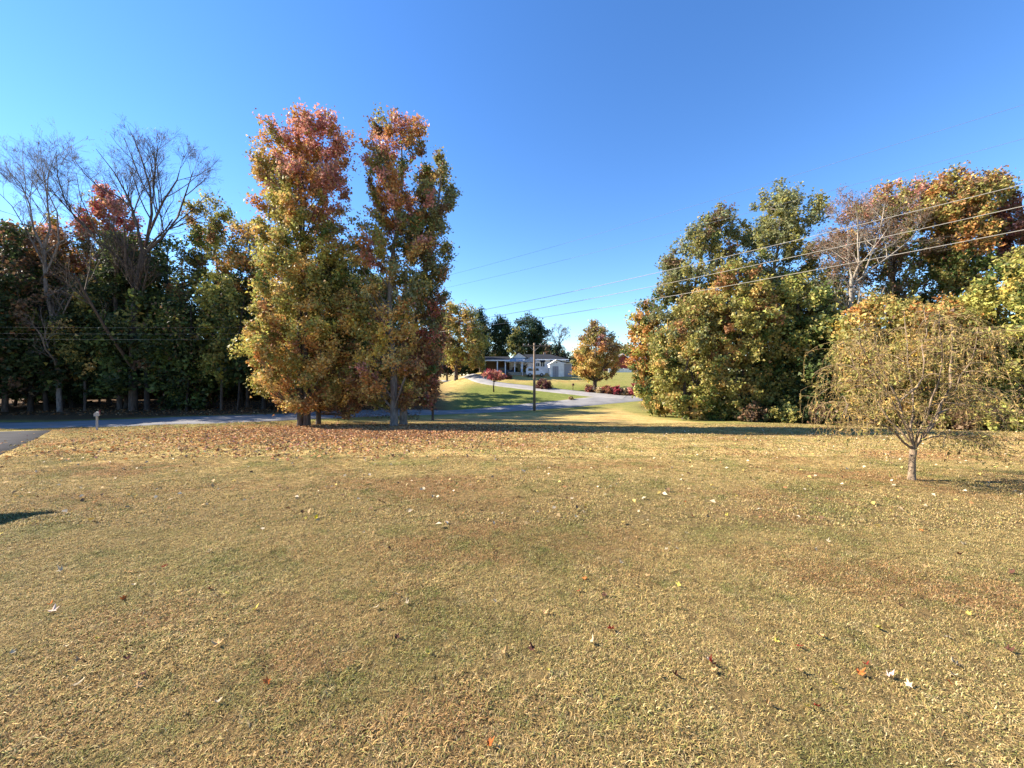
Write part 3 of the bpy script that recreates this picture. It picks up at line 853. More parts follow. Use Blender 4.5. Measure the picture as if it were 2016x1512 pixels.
for i, (px, Y, r, lean) in enumerate([(28, 41, 0.12, 0.3), (84, 36.2, 0.16, 0.0), (143, 40, 0.15, -0.5), (196, 43, 0.1, 0.2), (322, 41, 0.13, 0.4), (372, 36.8, 0.09, 0.1), (384, 38, 0.11, -0.1), (462, 37, 0.1, 0.5), (476, 41, 0.12, 0.0), (548, 40, 0.12, -0.3)]):
    xx = (px - W / 2) / F * Y
    zz = gz(xx, Y)
    lab = "slim dark trunk in the left woods' shade, " + ["by the left edge", "left of the pale mailbox", "second left of the pale mailbox", "right above the pale mailbox", "right of the big bare trunk", "left of a close pair", "right of a close pair", "leaning near the golden topped tree", "upright near the golden topped tree", "beside the twin-stemmed tree"][i]
    rt = empty("slim_tree", (xx, Y, zz), lab, "tree", LW)
    rr2 = np.random.default_rng(300 + i)
    t = np.linspace(0, 1, 9)
    P = np.stack([lean * t * 2 + 0.15 * np.sin(t * 6 + i), 0.2 * np.sin(t * 4 + i * 2), -0.3 + t * 11], axis=1)
    G = Geo()
    V, Fq = batch_tubes(P[None], (r * (1.15 - 0.75 * t))[None], 8); G.add(V, Fq)
    br = np.stack([np.stack([P[4 + j % 4] + np.array([math.cos(j * 2.2), math.sin(j * 2.2), 0.8]) * q * rr2.uniform(1.2, 2.2) for q in np.linspace(0, 1, 4)]) for j in range(9)])
    V, Fq = batch_tubes(br, np.linspace(r * 0.35, 0.012, 4)[None].repeat(9, 0), 5); G.add(V, Fq)
    link("trunk", G.mesh("trunk"), M_BARKSHADE, rt)
    cl = np.repeat(br[:, -1], 130, axis=0) + rr2.normal(size=(9 * 130, 3)) * 0.6
    V, T = leaf_tris(cl, rr2.uniform(0.14, 0.28, len(cl)), rr2, 0.2)
    link("crown", raw_mesh("crown", V, [T], np.repeat(pick(rr2, [(3, GREEN_D), (3, GREEN), (1, OLIVE), (1, BROWN)], len(cl)) * rr2.uniform(0.7, 1.3, (len(cl), 1)), 3, axis=0)), M_LEAF, rt)
# the woods go on to the left of the frame and over the road there
for i, (x, y, h, r) in enumerate([(-53, 31, 17, 5), (-60, 37, 21, 6), (-70, 30, 20, 6), (-66, 42, 22, 6), (-80, 36, 22, 6), (-58, 46, 22, 6), (-52, 38, 19, 5.5), (-50, 52, 22, 6), (-50, 33.5, 16, 4), (-56, 29.5, 15, 4)]):
    px = x / y * F + W / 2
    f_ = F / y
    zz = gz(x, y)
    rowz = lambda z_: HOR + (CAMZ - (zz + z_)) * f_
    leafy("woodland_tree", ["oak", "tall oak", "maple", "hickory", "broad oak", "elm", "ash", "tall maple", "young oak", "young ash"][i] + " of the woods outside the left edge of the photo, shading the road", y, px,
          [(rowz(h), px - r * 0.3 * f_, px + r * 0.3 * f_), (rowz(h * 0.85), px - r * 0.8 * f_, px + r * 0.8 * f_), (rowz(h * 0.5), px - r * f_, px + r * f_), (rowz(1.8), px - r * 0.7 * f_, px + r * 0.7 * f_)],
          DK, 190, 34, 0.36, 0.8, 70 + i, LW, stems=((0, 0.25),), nlimb=14)

# --- right woods
RWG = "trees of the woods behind the willow"
leafy("maple_tree", "orange and green maple at the left tip of the right woods", 44, 1285,
      [(588, 1255, 1290), (610, 1236, 1305), (670, 1232, 1320), (720, 1238, 1325), (770, 1250, 1320), (800, 1270, 1310)],
      [(0, 0.4, [(3, GREEN), (3, YGREEN), (3, GOLD), (1, ORANGE)]), (0.4, 1, [(4, ORANGE), (3, GOLD), (2, GREEN), (2, YGREEN)])], 200, 62, 0.22, 0.5, 81, RWG, stems=((0, 0.16),))
leafy("oak_tree", "grey-olive tree at the left shoulder of the right woods", 39, 1365,
      [(398, 1405, 1440), (430, 1350, 1440), (480, 1320, 1445), (550, 1290, 1450), (620, 1280, 1440), (700, 1285, 1430)],
      [(0, 1, [(6, GREYGREEN), (1, GREEN), (3, OLIVE), (1, BROWN)])], 330, 66, 0.2, 0.5, 82, RWG, stems=((0, 0.26),), nlimb=30)
leafy("willow_oak_tree", "tallest airy grey-green tree of the right woods", 37, 1500,
      [(362, 1500, 1560), (385, 1460, 1622), (430, 1445, 1632), (490, 1440, 1618), (560, 1440, 1600), (640, 1440, 1590)],
      [(0, 0.4, [(3, OLIVE), (3, GREYGREEN), (2, GREEN)]), (0.4, 1, [(6, GREYGREEN), (4, OLIVE)])], 270, 66, 0.19, 0.48, 83, RWG, stems=((0, 0.28),), nlimb=34, mat=M_BARKGREY)
leafy("maple_tree", "bronze-olive tree at the front left of the right woods", 34.5, 1350,
      [(560, 1350, 1390), (600, 1310, 1420), (670, 1290, 1440), (740, 1285, 1430), (800, 1295, 1410), (818, 1320, 1390)],
      [(0, 0.5, [(5, OLIVE), (2, GOLD), (2, YGREEN), (2, GREEN)]), (0.5, 1, [(5, OLIVE), (1, RUST), (2, GOLD), (2, GREYGREEN)])], 260, 70, 0.19, 0.48, 84, RWG, stems=((-0.2, 0.13), (0.4, 0.12)))
leafy("maple_tree", "bronze-orange tree at the front middle of the right woods", 33, 1448,
      [(500, 1435, 1470), (540, 1400, 1510), (620, 1385, 1525), (700, 1385, 1530), (770, 1395, 1520), (820, 1410, 1500)],
      [(0, 0.45, [(5, OLIVE), (2, GOLD), (2, GREEN)]), (0.45, 1, [(2, RUST), (2, GOLD), (5, OLIVE), (2, YGREEN)])], 280, 70, 0.19, 0.48, 85, RWG, stems=((0, 0.14), (0.5, 0.1)))
leafy("maple_tree", "yellow-green tree with deep shade at the front of the right woods", 32.5, 1560,
      [(530, 1545, 1590), (570, 1515, 1630), (650, 1500, 1650), (730, 1505, 1650), (800, 1520, 1630), (825, 1535, 1610)],
      [(0, 0.5, [(4, GREEN), (3, OLIVE), (2, GREEN_D)]), (0.5, 1, [(3, OLIVE), (3, YGREEN), (3, GREEN), (1, GOLD)])], 250, 70, 0.19, 0.48, 86, RWG, stems=((0, 0.15),))
bare("bare_tree", "grey half-bare tree with pale limbs above the willow", 31, [
    ([(1680, 828), (1676, 700), (1673, 600), (1677, 547)], 0.2, 0.13, 0),
    ([(1677, 547), (1668, 502), (1672, 460), (1660, 420)], 0.08, 0.02, 0.6),
    ([(1678, 552), (1695, 540), (1688, 502), (1690, 450), (1684, 405)], 0.09, 0.02, -0.6),
    ([(1680, 560), (1699, 543), (1737, 514), (1775, 488), (1823, 442)], 0.09, 0.02, 0.8),
    ([(1699, 543), (1720, 490), (1735, 440), (1742, 400)], 0.07, 0.02, 1.2),
    ([(1676, 570), (1650, 530), (1630, 500), (1622, 470)], 0.06, 0.015, -1.0)],
    LV[:3] + [(4, 0.55, (20, 60), 0.0, 0.2)], 87, M_BARKPALE, (0.5, [(3, BROWN), (2, RUST), (1, PINK)], 0.11), RWG)
leafy("oak_tree", "russet and pink haze-topped tree behind the half-bare tree", 36, 1745,
      [(340, 1750, 1815), (370, 1705, 1850), (405, 1655, 1860), (470, 1635, 1860), (530, 1645, 1850), (600, 1670, 1840)],
      [(0, 0.45, [(3, GREEN), (3, OLIVE), (2, BROWN)]), (0.45, 1, [(2, RUST), (4, BROWN), (2, PINK), (2, GOLD), (3, OLIVE)])], 340, 62, 0.17, 0.5, 88, RWG, stems=((0.6, 0.3),), nlimb=34)
leafy("oak_tree", "orange-topped tall tree behind the willow's right side", 32, 1878,
      [(322, 1870, 1910), (340, 1850, 1960), (380, 1830, 1965), (450, 1825, 1950), (520, 1840, 1945), (590, 1850, 1940)],
      [(0, 0.45, [(4, GREEN), (3, OLIVE), (1, GOLD)]), (0.45, 1, [(2, ORANGE), (3, GOLD), (4, OLIVE), (3, RUST), (2, BROWN)])], 280, 66, 0.18, 0.48, 89, RWG, stems=((-0.3, 0.24),), nlimb=30)
leafy("maple_tree", "pinkish-red tree at the right edge of the photo", 31, 2000,
      [(355, 1990, 2030), (390, 1965, 2060), (460, 1965, 2070), (540, 1970, 2070), (600, 1985, 2060)],
      [(0, 1, [(3, PINK), (2, RED), (3, RUST), (4, BROWN)])], 170, 60, 0.17, 0.46, 90, RWG, stems=((0, 0.2),), nlimb=24)
leafy("maple_tree", "bright yellow-green maple at the right edge of the photo", 24.5, 1990,
      [(485, 1985, 2050), (530, 1940, 2080), (600, 1905, 2100), (680, 1910, 2110), (750, 1925, 2110), (810, 1940, 2090), (832, 1960, 2080)],
      [(0, 1, [(4, YGREEN), (4, OLIVE), (1, YELLOW), (3, GREEN)])], 300, 74, 0.17, 0.45, 91, RWG, stems=((0, 0.13), (0.5, 0.1)))
leafy("mulberry_tree", "golden mid-height tree right behind the willow", 27, 1745,
      [(570, 1720, 1770), (595, 1680, 1810), (650, 1655, 1840), (720, 1660, 1840), (790, 1680, 1820), (830, 1700, 1800)],
      [(0, 0.4, [(4, OLIVE), (2, GOLD), (1, BROWN)]), (0.4, 1, [(4, GOLD), (1, YELLOW), (1, ORANGE), (5, OLIVE)])], 270, 72, 0.17, 0.46, 92, RWG, stems=((0, 0.12), (-0.5, 0.1)))
leafy("mulberry_tree", "golden-orange mid-height tree behind the willow's right half", 26.5, 1870,
      [(575, 1850, 1890), (600, 1820, 1920), (660, 1800, 1935), (730, 1800, 1935), (800, 1815, 1925), (834, 1830, 1910)],
      [(0, 0.4, [(4, OLIVE), (2, GOLD), (1, BROWN)]), (0.4, 1, [(4, GOLD), (1, YELLOW), (2, ORANGE), (5, OLIVE)])], 230, 72, 0.17, 0.46, 93, RWG, stems=((0, 0.12),))
k = 0
for (px, top, half, Y, lab) in [
    (1620, 520, 60, 35, "dark tree filling the gap left of the half-bare tree"), (1640, 600, 60, 30, "shadowed low tree left of the willow"),
    (1420, 560, 90, 41, "dark tree behind the front bronze trees"), (1550, 600, 80, 38, "dark tree at the back under the airy tall tree"),
    (1800, 560, 80, 36, "dark green tree below the russet crown"), (1930, 560, 70, 34, "dark green tree between the orange and yellow-green crowns"),
    (1500, 690, 80, 34, "low shaded thicket tree at the wood's edge"), (1590, 720, 60, 31.5, "lowest shaded thicket tree beside the lawn strip"),
    (1330, 650, 60, 42, "dark tree behind the orange and green maple"), (1720, 640, 80, 31, "dark tree behind the golden mid-height trees")]:
    k += 1
    leafy("woodland_tree", lab, Y, px, [(top, px - half * 0.3, px + half * 0.3), (top + 40, px - half * 0.8, px + half * 0.8), (top + 110, px - half, px + half), (max(720, top + 150), px - half * 0.95, px + half * 0.95), (815, px - half * 0.6, px + half * 0.6)],
          [(0, 1, [(4, GREEN), (3, GREEN_D), (4, OLIVE)])], 150, 46, 0.24, 0.6, 100 + k, RWG, stems=((0, 0.15),), nlimb=14)
# low bushes along the right wood edge
for i, (px, row, hw, hh, pal) in enumerate([(1300, 812, 30, 40, [(3, OLIVE), (2, GOLD), (2, GREEN)]), (1350, 822, 32, 34, [(3, OLIVE), (2, RUST), (1, GREEN)]), (1415, 825, 34, 36, [(3, GREEN), (2, OLIVE)]), (1480, 828, 34, 30, [(3, GREEN_D), (2, BROWN)]), (1545, 830, 34, 32, [(3, GREEN_D), (2, OLIVE)]), (1615, 832, 34, 30, [(3, GREEN_D), (2, BROWN)]), (1960, 838, 50, 40, [(3, OLIVE), (2, YGREEN), (1, BROWN)]), (1880, 838, 34, 26, [(3, BROWN), (2, OLIVE)])]):
    Y = float(np.interp(px, [1300, 1450, 1600, 1800, 2000], [38, 32, 29.5, 25, 22.5]))
    Lb = ["leafy gold-flecked bush at the left tip of the right woods", "russet-flecked bush second along the right wood edge", "green bush third along the right wood edge", "dark bush fourth along the right wood edge", "dark olive bush under the yellow-green tree with deep shade", "brownish bush just left of the hanging willow strands", "yellow-green bush under the bright maple at the right edge", "brown weedy bush behind the willow's right strands"][i]
    leafy("bush", Lb, Y, px, [(row - hh, px - hw * .4, px + hw * .4), (row - hh * .7, px - hw * .8, px + hw * .8), (row - hh * .3, px - hw, px + hw), (row, px - hw * .8, px + hw * .8)],
          [(0, 1, pal)], 46, 46, 0.16, 0.3, 120 + i, "bushes along the right wood edge", stems=((0, 0.04),), nlimb=8, cat="bush")

# --- far trees round the house
FT = "trees around the far house"
leafy("oak_tree", "yellow-green spreading oak left of the far house", 82, 898,
      [(590, 885, 915), (605, 870, 938), (640, 856, 955), (680, 850, 962), (705, 860, 960), (720, 875, 945)],
      [(0, 1, [(4, OLIVE), (3, YGREEN), (2, GOLD), (1, RUST)])], 200, 55, 0.34, 0.85, 131, FT, stems=((0, 0.4),))
leafy("pine_tree", "dark pine just right of the yellow-green oak", 104, 946,
      [(600, 938, 952), (625, 925, 962), (660, 915, 970), (690, 920, 968), (712, 930, 962)], [(0, 1, [(4, PINE), (2, GREEN_D)])], 110, 60, 0.34, 1.0, 132, FT, stems=((0, 0.35),))
leafy("pine_tree", "blue-green pine behind the house porch", 105, 985,
      [(618, 975, 995), (640, 965, 1012), (670, 962, 1015), (700, 966, 1010)], [(0, 1, [(4, PINE), (2, GREEN_D), (1, GREEN)])], 120, 60, 0.32, 0.95, 133, FT, stems=((0, 0.35),))
leafy("pine_tree", "tall dark pine with tiered clumps behind the house roof", 106, 1040,
      [(613, 1030, 1048), (630, 1010, 1070), (650, 1005, 1084), (680, 1010, 1075), (705, 1015, 1060)], [(0, 1, [(4, PINE), (3, GREEN_D)])], 130, 64, 0.34, 1.0, 134, FT, stems=((0, 0.4),))
leafy("pine_tree", "olive tree between the two dark pines", 98, 1018,
      [(640, 1010, 1024), (665, 1000, 1036), (700, 1000, 1036)], [(0, 1, [(3, OLIVE), (3, GREEN_D)])], 60, 50, 0.32, 0.85, 135, FT, stems=((0, 0.3),))
bare("bare_tree", "small leafless tree behind the white shed", 108, [
    ([(1099, 735), (1099, 700), (1100, 675)], 0.3, 0.18, 0), ([(1100, 690), (1092, 668), (1084, 652)], 0.14, 0.03, 0), ([(1100, 682), (1110, 664), (1118, 652)], 0.14, 0.03, 0), ([(1100, 680), (1102, 662), (1098, 644)], 0.14, 0.03, 0)],
    [(7, 0.5, (25, 55), 0.1, 0.2), (6, 0.5, (25, 60), 0.0, 0.2), (4, 0.5, (20, 60), 0, 0.2)], 136, M_BARK, (0.7, [(2, BROWN), (1, GREYGREEN)], 0.25), FT)
leafy("hedge_row_tree", "brown scrubby tree behind the white shed roof", 102, 1090, [(680, 1075, 1108), (695, 1062, 1122), (712, 1060, 1124)], [(0, 1, [(3, BROWN), (3, GREEN_D), (1, RUST)])], 70, 50, 0.3, 0.7, 137, FT, stems=((0, 0.2),))
leafy("maple_tree", "round gold-orange maple standing alone beyond the road", 65, 1171,
      [(628, 1160, 1182), (645, 1138, 1208), (675, 1126, 1222), (705, 1122, 1224), (730, 1126, 1215), (746, 1140, 1205)],
      [(0, 0.4, [(4, GOLD), (3, YELLOW), (2, OLIVE), (1, ORANGE)]), (0.4, 0.75, [(3, GOLD), (3, ORANGE), (3, OLIVE)]), (0.75, 1, [(3, TAN), (2, BROWN), (2, OLIVE), (2, PINK)])], 260, 62, 0.22, 0.55, 138, FT, stems=((0, 0.33),), nlimb=40, shell=0.5)
leafy("young_tree", "slender yellow-green young tree left of the carport", 80, 949, [(697, 946, 952), (710, 942, 956), (725, 942, 956), (731, 946, 953)], [(0, 1, [(3, OLIVE), (3, YELLOW)])], 26, 40, 0.2, 0.3, 139, FT, stems=((0, 0.06),), nlimb=6)
leafy("far_tree", "olive tree far behind the red barn", 130, 1222, [(676, 1212, 1236), (690, 1200, 1250), (715, 1195, 1255)], [(0, 1, [(3, OLIVE), (2, GOLD), (2, GREEN)])], 80, 50, 0.4, 1.0, 140, FT, stems=((0, 0.3),))
for i, (px, top, hw, Y, lb) in enumerate([(820, 640, 60, 112, "dark tree far behind the oak, left"), (880, 660, 50, 120, "dark tree far behind the oak's trunk"), (1150, 690, 40, 125, "low dark tree far behind the golden maple"), (1060, 668, 40, 122, "dark tree far behind the house ridge"), (1265, 690, 40, 125, "dark tree far behind the barn roof"), (770, 650, 60, 105, "dark tree far behind the tall trees' right gap"), (850, 690, 45, 98, "low dark tree left of the far oak trunk"), (925, 695, 40, 112, "low dark tree right of the far oak trunk"), (965, 690, 35, 115, "low dark tree far behind the carport")]):
    leafy("far_tree", lb, Y, px, [(top, px - hw * .4, px + hw * .4), (top + 20, px - hw, px + hw), (731, px - hw, px + hw)], [(0, 1, [(3, GREEN_D), (2, GREEN), (2, BROWN)])], 90, 46, 0.45, 1.1, 150 + i, FT, stems=((0, 0.3),), nlimb=10)
# shrubs of the far garden
def shrub(name, label, Y, px, row, hw, hh, pal, seed, n=46, ls=0.15, sg=0.24, shape='round', cat="shrub", group="shrubs along the far garden edge"):
    Y = ground_at(px, row).y
    if shape == 'round':
        pf = [(row - hh, px - hw * .45, px + hw * .45), (row - hh * .75, px - hw * .85, px + hw * .85), (row - hh * .35, px - hw, px + hw), (row - 0.3, px - hw * .9, px + hw * .9)]
    leafy(name, label, Y, px, pf, [(0, 1, pal)], n, 50, ls, sg, seed, group, stems=((0, 0.04),), nlimb=8, cat=cat, shell=0.4)
leafy("japanese_maple", "small crimson ornamental tree on the grass by the side road", 62.5, 972,
      [(729, 958, 985), (735, 948, 996), (742, 946, 997), (747, 955, 990)], [(0, 1, [(4, CRIMSON), (3, PINK), (2, RED)])], 70, 46, 0.13, 0.26, 160, stems=((-0.06, 0.05), (0.06, 0.05)), nlimb=16, flat=0.5)
shrub("shrub", "dark plum mounded bush beside the side road", 67, 1071, 765, 17, 18, [(4, PLUM), (3, BROWN)], 161, 60)
shrub("shrub", "low brown bush behind the crimson ornamental tree", 74, 1000, 746, 9, 8, [(4, PLUM), (3, BROWN)], 162, 24)
shrub("shrub", "russet rounded shrub left of the golden maple trunk", 63.5, 1161, 772, 9, 12, [(3, RUST), (3, PLUM), (1, RED)], 163, 36)
shrub("shrub", "rust-red shrub right of the golden maple trunk", 62, 1196, 775, 11, 14, [(3, RUST), (2, PLUM), (2, RED)], 164, 40)
shrub("shrub", "deep red shrub in the middle of the garden edge", 61, 1214, 777, 13, 17, [(3, CRIMSON), (3, PLUM)], 165, 44)
shrub("shrub", "bright crimson shrub at the foot of the right woods", 59, 1255, 779, 20, 28, [(5, CRIMSON), (3, RED), (1, PINK)], 166, 70)
shrub("ornamental_grass", "pale straw clump of grass between the russet shrubs", 62.5, 1179, 773, 10, 7, [(3, TAN), (2, hexcol(0.5, 0.4, 0.22))], 167, 30, cat="grass clump")
shrub("ornamental_grass", "pale straw clump of grass left of the bright crimson shrub", 60, 1230, 778, 11, 9, [(3, TAN), (2, hexcol(0.5, 0.4, 0.22))], 168, 34, cat="grass clump")
shrub("shrub", "tan-olive upright shrub beside the white van at the far house", 80, 1033, 735, 6, 15, [(3, OLIVE), (3, TAN), (1, BROWN)], 170, 30, 0.2, 0.3)
shrub("shrub", "dark low shrub in front of the far house porch", 80, 1014, 735, 8, 9, [(3, GREEN_D), (3, BROWN)], 171, 30, 0.2, 0.3)
shrub("shrub", "small tan weed tuft on the grass island tip", 52, 1124, 787, 6, 5, [(3, TAN), (2, OLIVE)], 169, 16, 0.12, 0.15)

# ------------------------------------------------------------------ weeping willow on the lawn
def willow():
    rng = np.random.default_rng(55)
    b = ground_at(1795, 945)
    Y = b.y
    root = empty("weeping_willow", b, "small weeping willow with drooping straw-coloured strands on the right of the lawn", "tree")
    def pt(px, row, dy=0.0):
        v = at(px, row, Y + dy) - b
        return (v.x, v.y, v.z)
    G = Geo()
    tr_ = np.array([pt(1795, 952), pt(1795, 944), pt(1795, 930), pt(1796, 905), pt(1798, 888), pt(1799, 878)])
    V, Fq = batch_tubes(tr_[None], np.array([[0.094, 0.078, 0.066, 0.060, 0.064, 0.05]]), 12); G.add(V, Fq)
    limbs = [
        ([(1797, 884), (1788, 852), (1772, 820), (1764, 790), (1742, 742), (1728, 680), (1718, 632)], .045, .010, -0.1),
        ([(1800, 880), (1818, 858), (1842, 832), (1852, 802), (1868, 758), (1876, 690), (1872, 625)], .055, .010, 0.2),
        ([(1846, 815), (1880, 800), (1920, 788), (1945, 782), (1965, 778)], .030, .008, 0.4),
        ([(1796, 884), (1772, 862), (1748, 842), (1718, 830), (1680, 800), (1650, 780)], .034, .008, -0.4),
        ([(1766, 795), (1790, 775), (1815, 745), (1820, 700), (1822, 640), (1818, 600)], .030, .008, 0.5),
        ([(1806, 870), (1840, 862), (1890, 858), (1930, 862)], .022, .007, -0.6),
        ([(1795, 880), (1790, 850), (1800, 800), (1795, 740), (1784, 670), (1780, 612)], .034, .008, 0.9),
        ([(1805, 875), (1830, 830), (1880, 770), (1915, 700), (1925, 650)], .032, .008, -0.7),
        ([(1798, 880), (1760, 830), (1710, 770), (1678, 715), (1660, 672)], .032, .008, 0.7),
        ([(1800, 880), (1820, 830), (1850, 750), (1856, 690), (1846, 618)], .030, .008, -1.0),
        ([(1797, 880), (1770, 820), (1740, 760), (1700, 690), (1690, 645)], .028, .008, -1.0),
    ]
    n = 9
    Ls, Rs = [], []
    for pts, ra, rb, dy in limbs:
        L_ = [pt(px, row, dy * k / (len(pts) - 1)) for k, (px, row) in enumerate(pts)]
        Ls.append(resample(L_, n)); Rs.append(np.linspace(ra * 0.8, rb * 0.7, n))
    P = np.stack(Ls); R = np.stack(Rs)
    P[:, 1:-1] += rng.normal(size=P[:, 1:-1].shape) * 0.018
    V, Fq = batch_tubes(P, R, 6); G.add(V, Fq)
    # side branches arching outwards
    par = np.repeat(np.arange(len(P)), 9)
    s = rng.uniform(0.3, 1.0, len(par)); f = s * (n - 1); i0 = np.minimum(f.astype(int), n - 2); fr = (f - i0)[:, None]
    p0 = P[par, i0] * (1 - fr) + P[par, i0 + 1] * fr
    az = rng.uniform(0, 2 * math.pi, len(par))
    out = np.stack([np.cos(az), np.sin(az) * 0.8, rng.uniform(0.15, 0.9, len(par))], axis=1)
    rad = p0.copy(); rad[:, 2] = 0; rad /= np.linalg.norm(rad, axis=1, keepdims=True) + 0.05
    out = out + rad * 0.7; out /= np.linalg.norm(out, axis=1, keepdims=True)
    L_ = rng.uniform(0.35, 0.95, len(par))[:, None, None]
    t = np.linspace(0, 1, 8)[None, :, None]
    B = p0[:, None] + out[:, None] * L_ * t - np.array([0, 0, 1.0]) * L_ * 0.55 * t ** 2.2
    V, Fq = batch_tubes(B, np.linspace(0.009, 0.004, 8)[None].repeat(len(B), 0), 4); G.add(V, Fq)
    link("trunk", G.mesh("trunk"), M_WILLOWBARK, root)
    # hanging strands
    allp = np.concatenate([B[:, 2:].reshape(-1, 3), P[:, 4:].reshape(-1, 3)])
    ns = 880
    st = allp[rng.choice(len(allp), ns)]
    az = rng.uniform(0, 2 * math.pi, ns)
    ln = rng.uniform(0.3, 1.3, ns)
    rad = st.copy(); rad[:, 2] = 0; rad /= np.linalg.norm(rad, axis=1, keepdims=True) + 0.05
    hx = np.stack([np.cos(az), np.sin(az), np.zeros(ns)], axis=1) * 0.55 + rad * 0.35
    t = np.linspace(0, 1, 9)[None, :, None]
    S = st[:, None] + hx[:, None] * ln[:, None, None] * (1 - (1 - t) ** 2) + np.array([0, 0, 1.0]) * ln[:, None, None] * (0.30 * t - 0.95 * t ** 1.8)
    hx_ = np.hypot(S[:, :, 0], S[:, :, 1]); kx = np.minimum(1, (1.95 + 0.12 * rng.normal(size=(ns, 1))) / (hx_ + 1e-6)); S[:, :, 0] *= kx; S[:, :, 1] *= kx
    S += (rng.normal(size=(ns, 1, 3)) * 0.05 + rng.normal(size=(ns, 9, 3)) * 0.008) * t
    low = 0.22 + 0.8 * rng.uniform(size=(ns, 1)) ** 2
    S[:, :, 2] = np.maximum(S[:, :, 2], low + 0.02 * np.arange(9)[None, ::-1])
    G2 = Geo()
    V, Fq = batch_tubes(S, np.linspace(0.0036, 0.0018, 9)[None].repeat(ns, 0), 3); G2.add(V, Fq)
    link("hanging_branches", G2.mesh("hanging_branches"), M_WILLOWTWIG, root)
    # narrow leaves
    m = 15
    si = np.repeat(np.arange(ns), m)
    tt = rng.uniform(0.15, 1, len(si)); f = tt * 8; i0 = np.minimum(f.astype(int), 7); fr = (f - i0)[:, None]
    lp = S[si, i0] * (1 - fr) + S[si, i0 + 1] * fr + rng.normal(size=(len(si), 3)) * 0.012
    keep = rng.uniform(size=len(si)) < np.where(lp[:, 2] > 1.6, 0.66, 0.45)
    lp = lp[keep]
    lp[:, 2] -= 0.02
    rng2 = np.random.default_rng(3)
    V, T = leaf_quads(lp, rng2.uniform(0.05, 0.12, len(lp)), rng2, up=0.0, aspect=0.20)
    col = pick(rng2, [(5, GOLD), (5, OLIVE), (1, TAN), (2, BROWN), (3, YGREEN)], len(lp)) * rng2.uniform(0.7, 1.3, (len(lp), 1))
    link("crown", raw_mesh("crown", V, [T], np.repeat(col, 4, axis=0)), M_LEAF, root)
willow()

# ------------------------------------------------------------------ poles and overhead lines
def utility_pole(label, base, h, r, arms, group="wooden utility poles"):
    root = empty("utility_pole", base, label, "pole", group)
    mb = MB(); mb.tube([(base[0], base[1], base[2] - 0.5), (base[0], base[1], base[2] + h * 0.5), (base[0], base[1], base[2] + h)], [r * 1.2, r, r * 0.75], 12)
    mb.build("shaft", M_WOODPOLE, root, True)
    for (z, half, ang) in arms:
        ca, sa = math.cos(ang), math.sin(ang)
        c = Vector((base[0], base[1] - r - 0.05, base[2] + z))
        mb = MB()
        ex = Vector((ca, sa, 0)); ey = Vector((-sa, ca, 0))
        vs_ = []
        for dz in (-0.06, 0.06):
            for (u, v) in ((-half, -0.05), (half, -0.05), (half, 0.05), (-half, 0.05)):
                p = c + ex * u + ey * v + Vector((0, 0, dz)); vs_.append(p)
        mb.add(vs_, [(0, 3, 2, 1), (4, 5, 6, 7), (0, 1, 5, 4), (1, 2, 6, 5), (2, 3, 7, 6), (3, 0, 4, 7)])
        arm = mb.build("crossarm", M_WOODPOLE, root)
        for sgn in (-1, 1):
            mb = MB(); mb.tube([c + ex * (half * 0.45 * sgn) - Vector((0, 0, 0.06)), Vector((base[0], base[1] - r, base[2] + z - 0.62))], 0.022, 6)
            mb.build("brace", M_STEEL, root)
            for q in (0.5, 0.93):
                p = c + ex * (half * q * sgn)
                mb = MB(); mb.tube([p + Vector((0, 0, 0.06)), p + Vector((0, 0, 0.12)), p + Vector((0, 0, 0.16)), p + Vector((0, 0, 0.24))], [0.02, 0.055, 0.05, 0.03], 8)
                mb.build("insulator", M_CERAMIC, arm)
    return root
pb = ground_at(1052, 809)
utility_pole("brown wooden pole with a single crossarm standing at the road bend", pb, at(1052, 677, pb.y).z - pb.z + 0.1, 0.15, [(at(1052, 681, pb.y).z - pb.z, 1.42, 0.05)])
A = Vector((-9.4, 33.2, 0)); A.z = gz(A.x, A.y)
utility_pole("tall wooden line pole hidden among the tall autumn trees", A, 10.9, 0.15, [(10.5, 1.0, 0.7)])
Bp = Vector((29.0, 1.3, 0)); Bp.z = gz(Bp.x, Bp.y)
utility_pole("wooden line pole outside the right edge carrying the overhead cables", Bp, 11.9, 0.15, [(11.5, 1.0, 0.7)])
Lp = Vector((-62.0, 24.5, 0)); Lp.z = gz(Lp.x, Lp.y)
utility_pole("wooden line pole outside the left edge beyond the driveway", Lp, 9.4, 0.15, [(9.0, 1.0, 1.4)])
def cable(name, label, p, q, sag, r, mat, group):
    n = 40
    t = np.linspace(0, 1, n)
    P = np.outer(1 - t, p) + np.outer(t, q)
    P[:, 2] -= sag * 4 * t * (1 - t)
    V, Fq = batch_tubes(P[None], np.full((1, n), r), 6)
    return tag(link(name, raw_mesh(name, V, [Fq], smooth=True), mat), label, "cable", group)
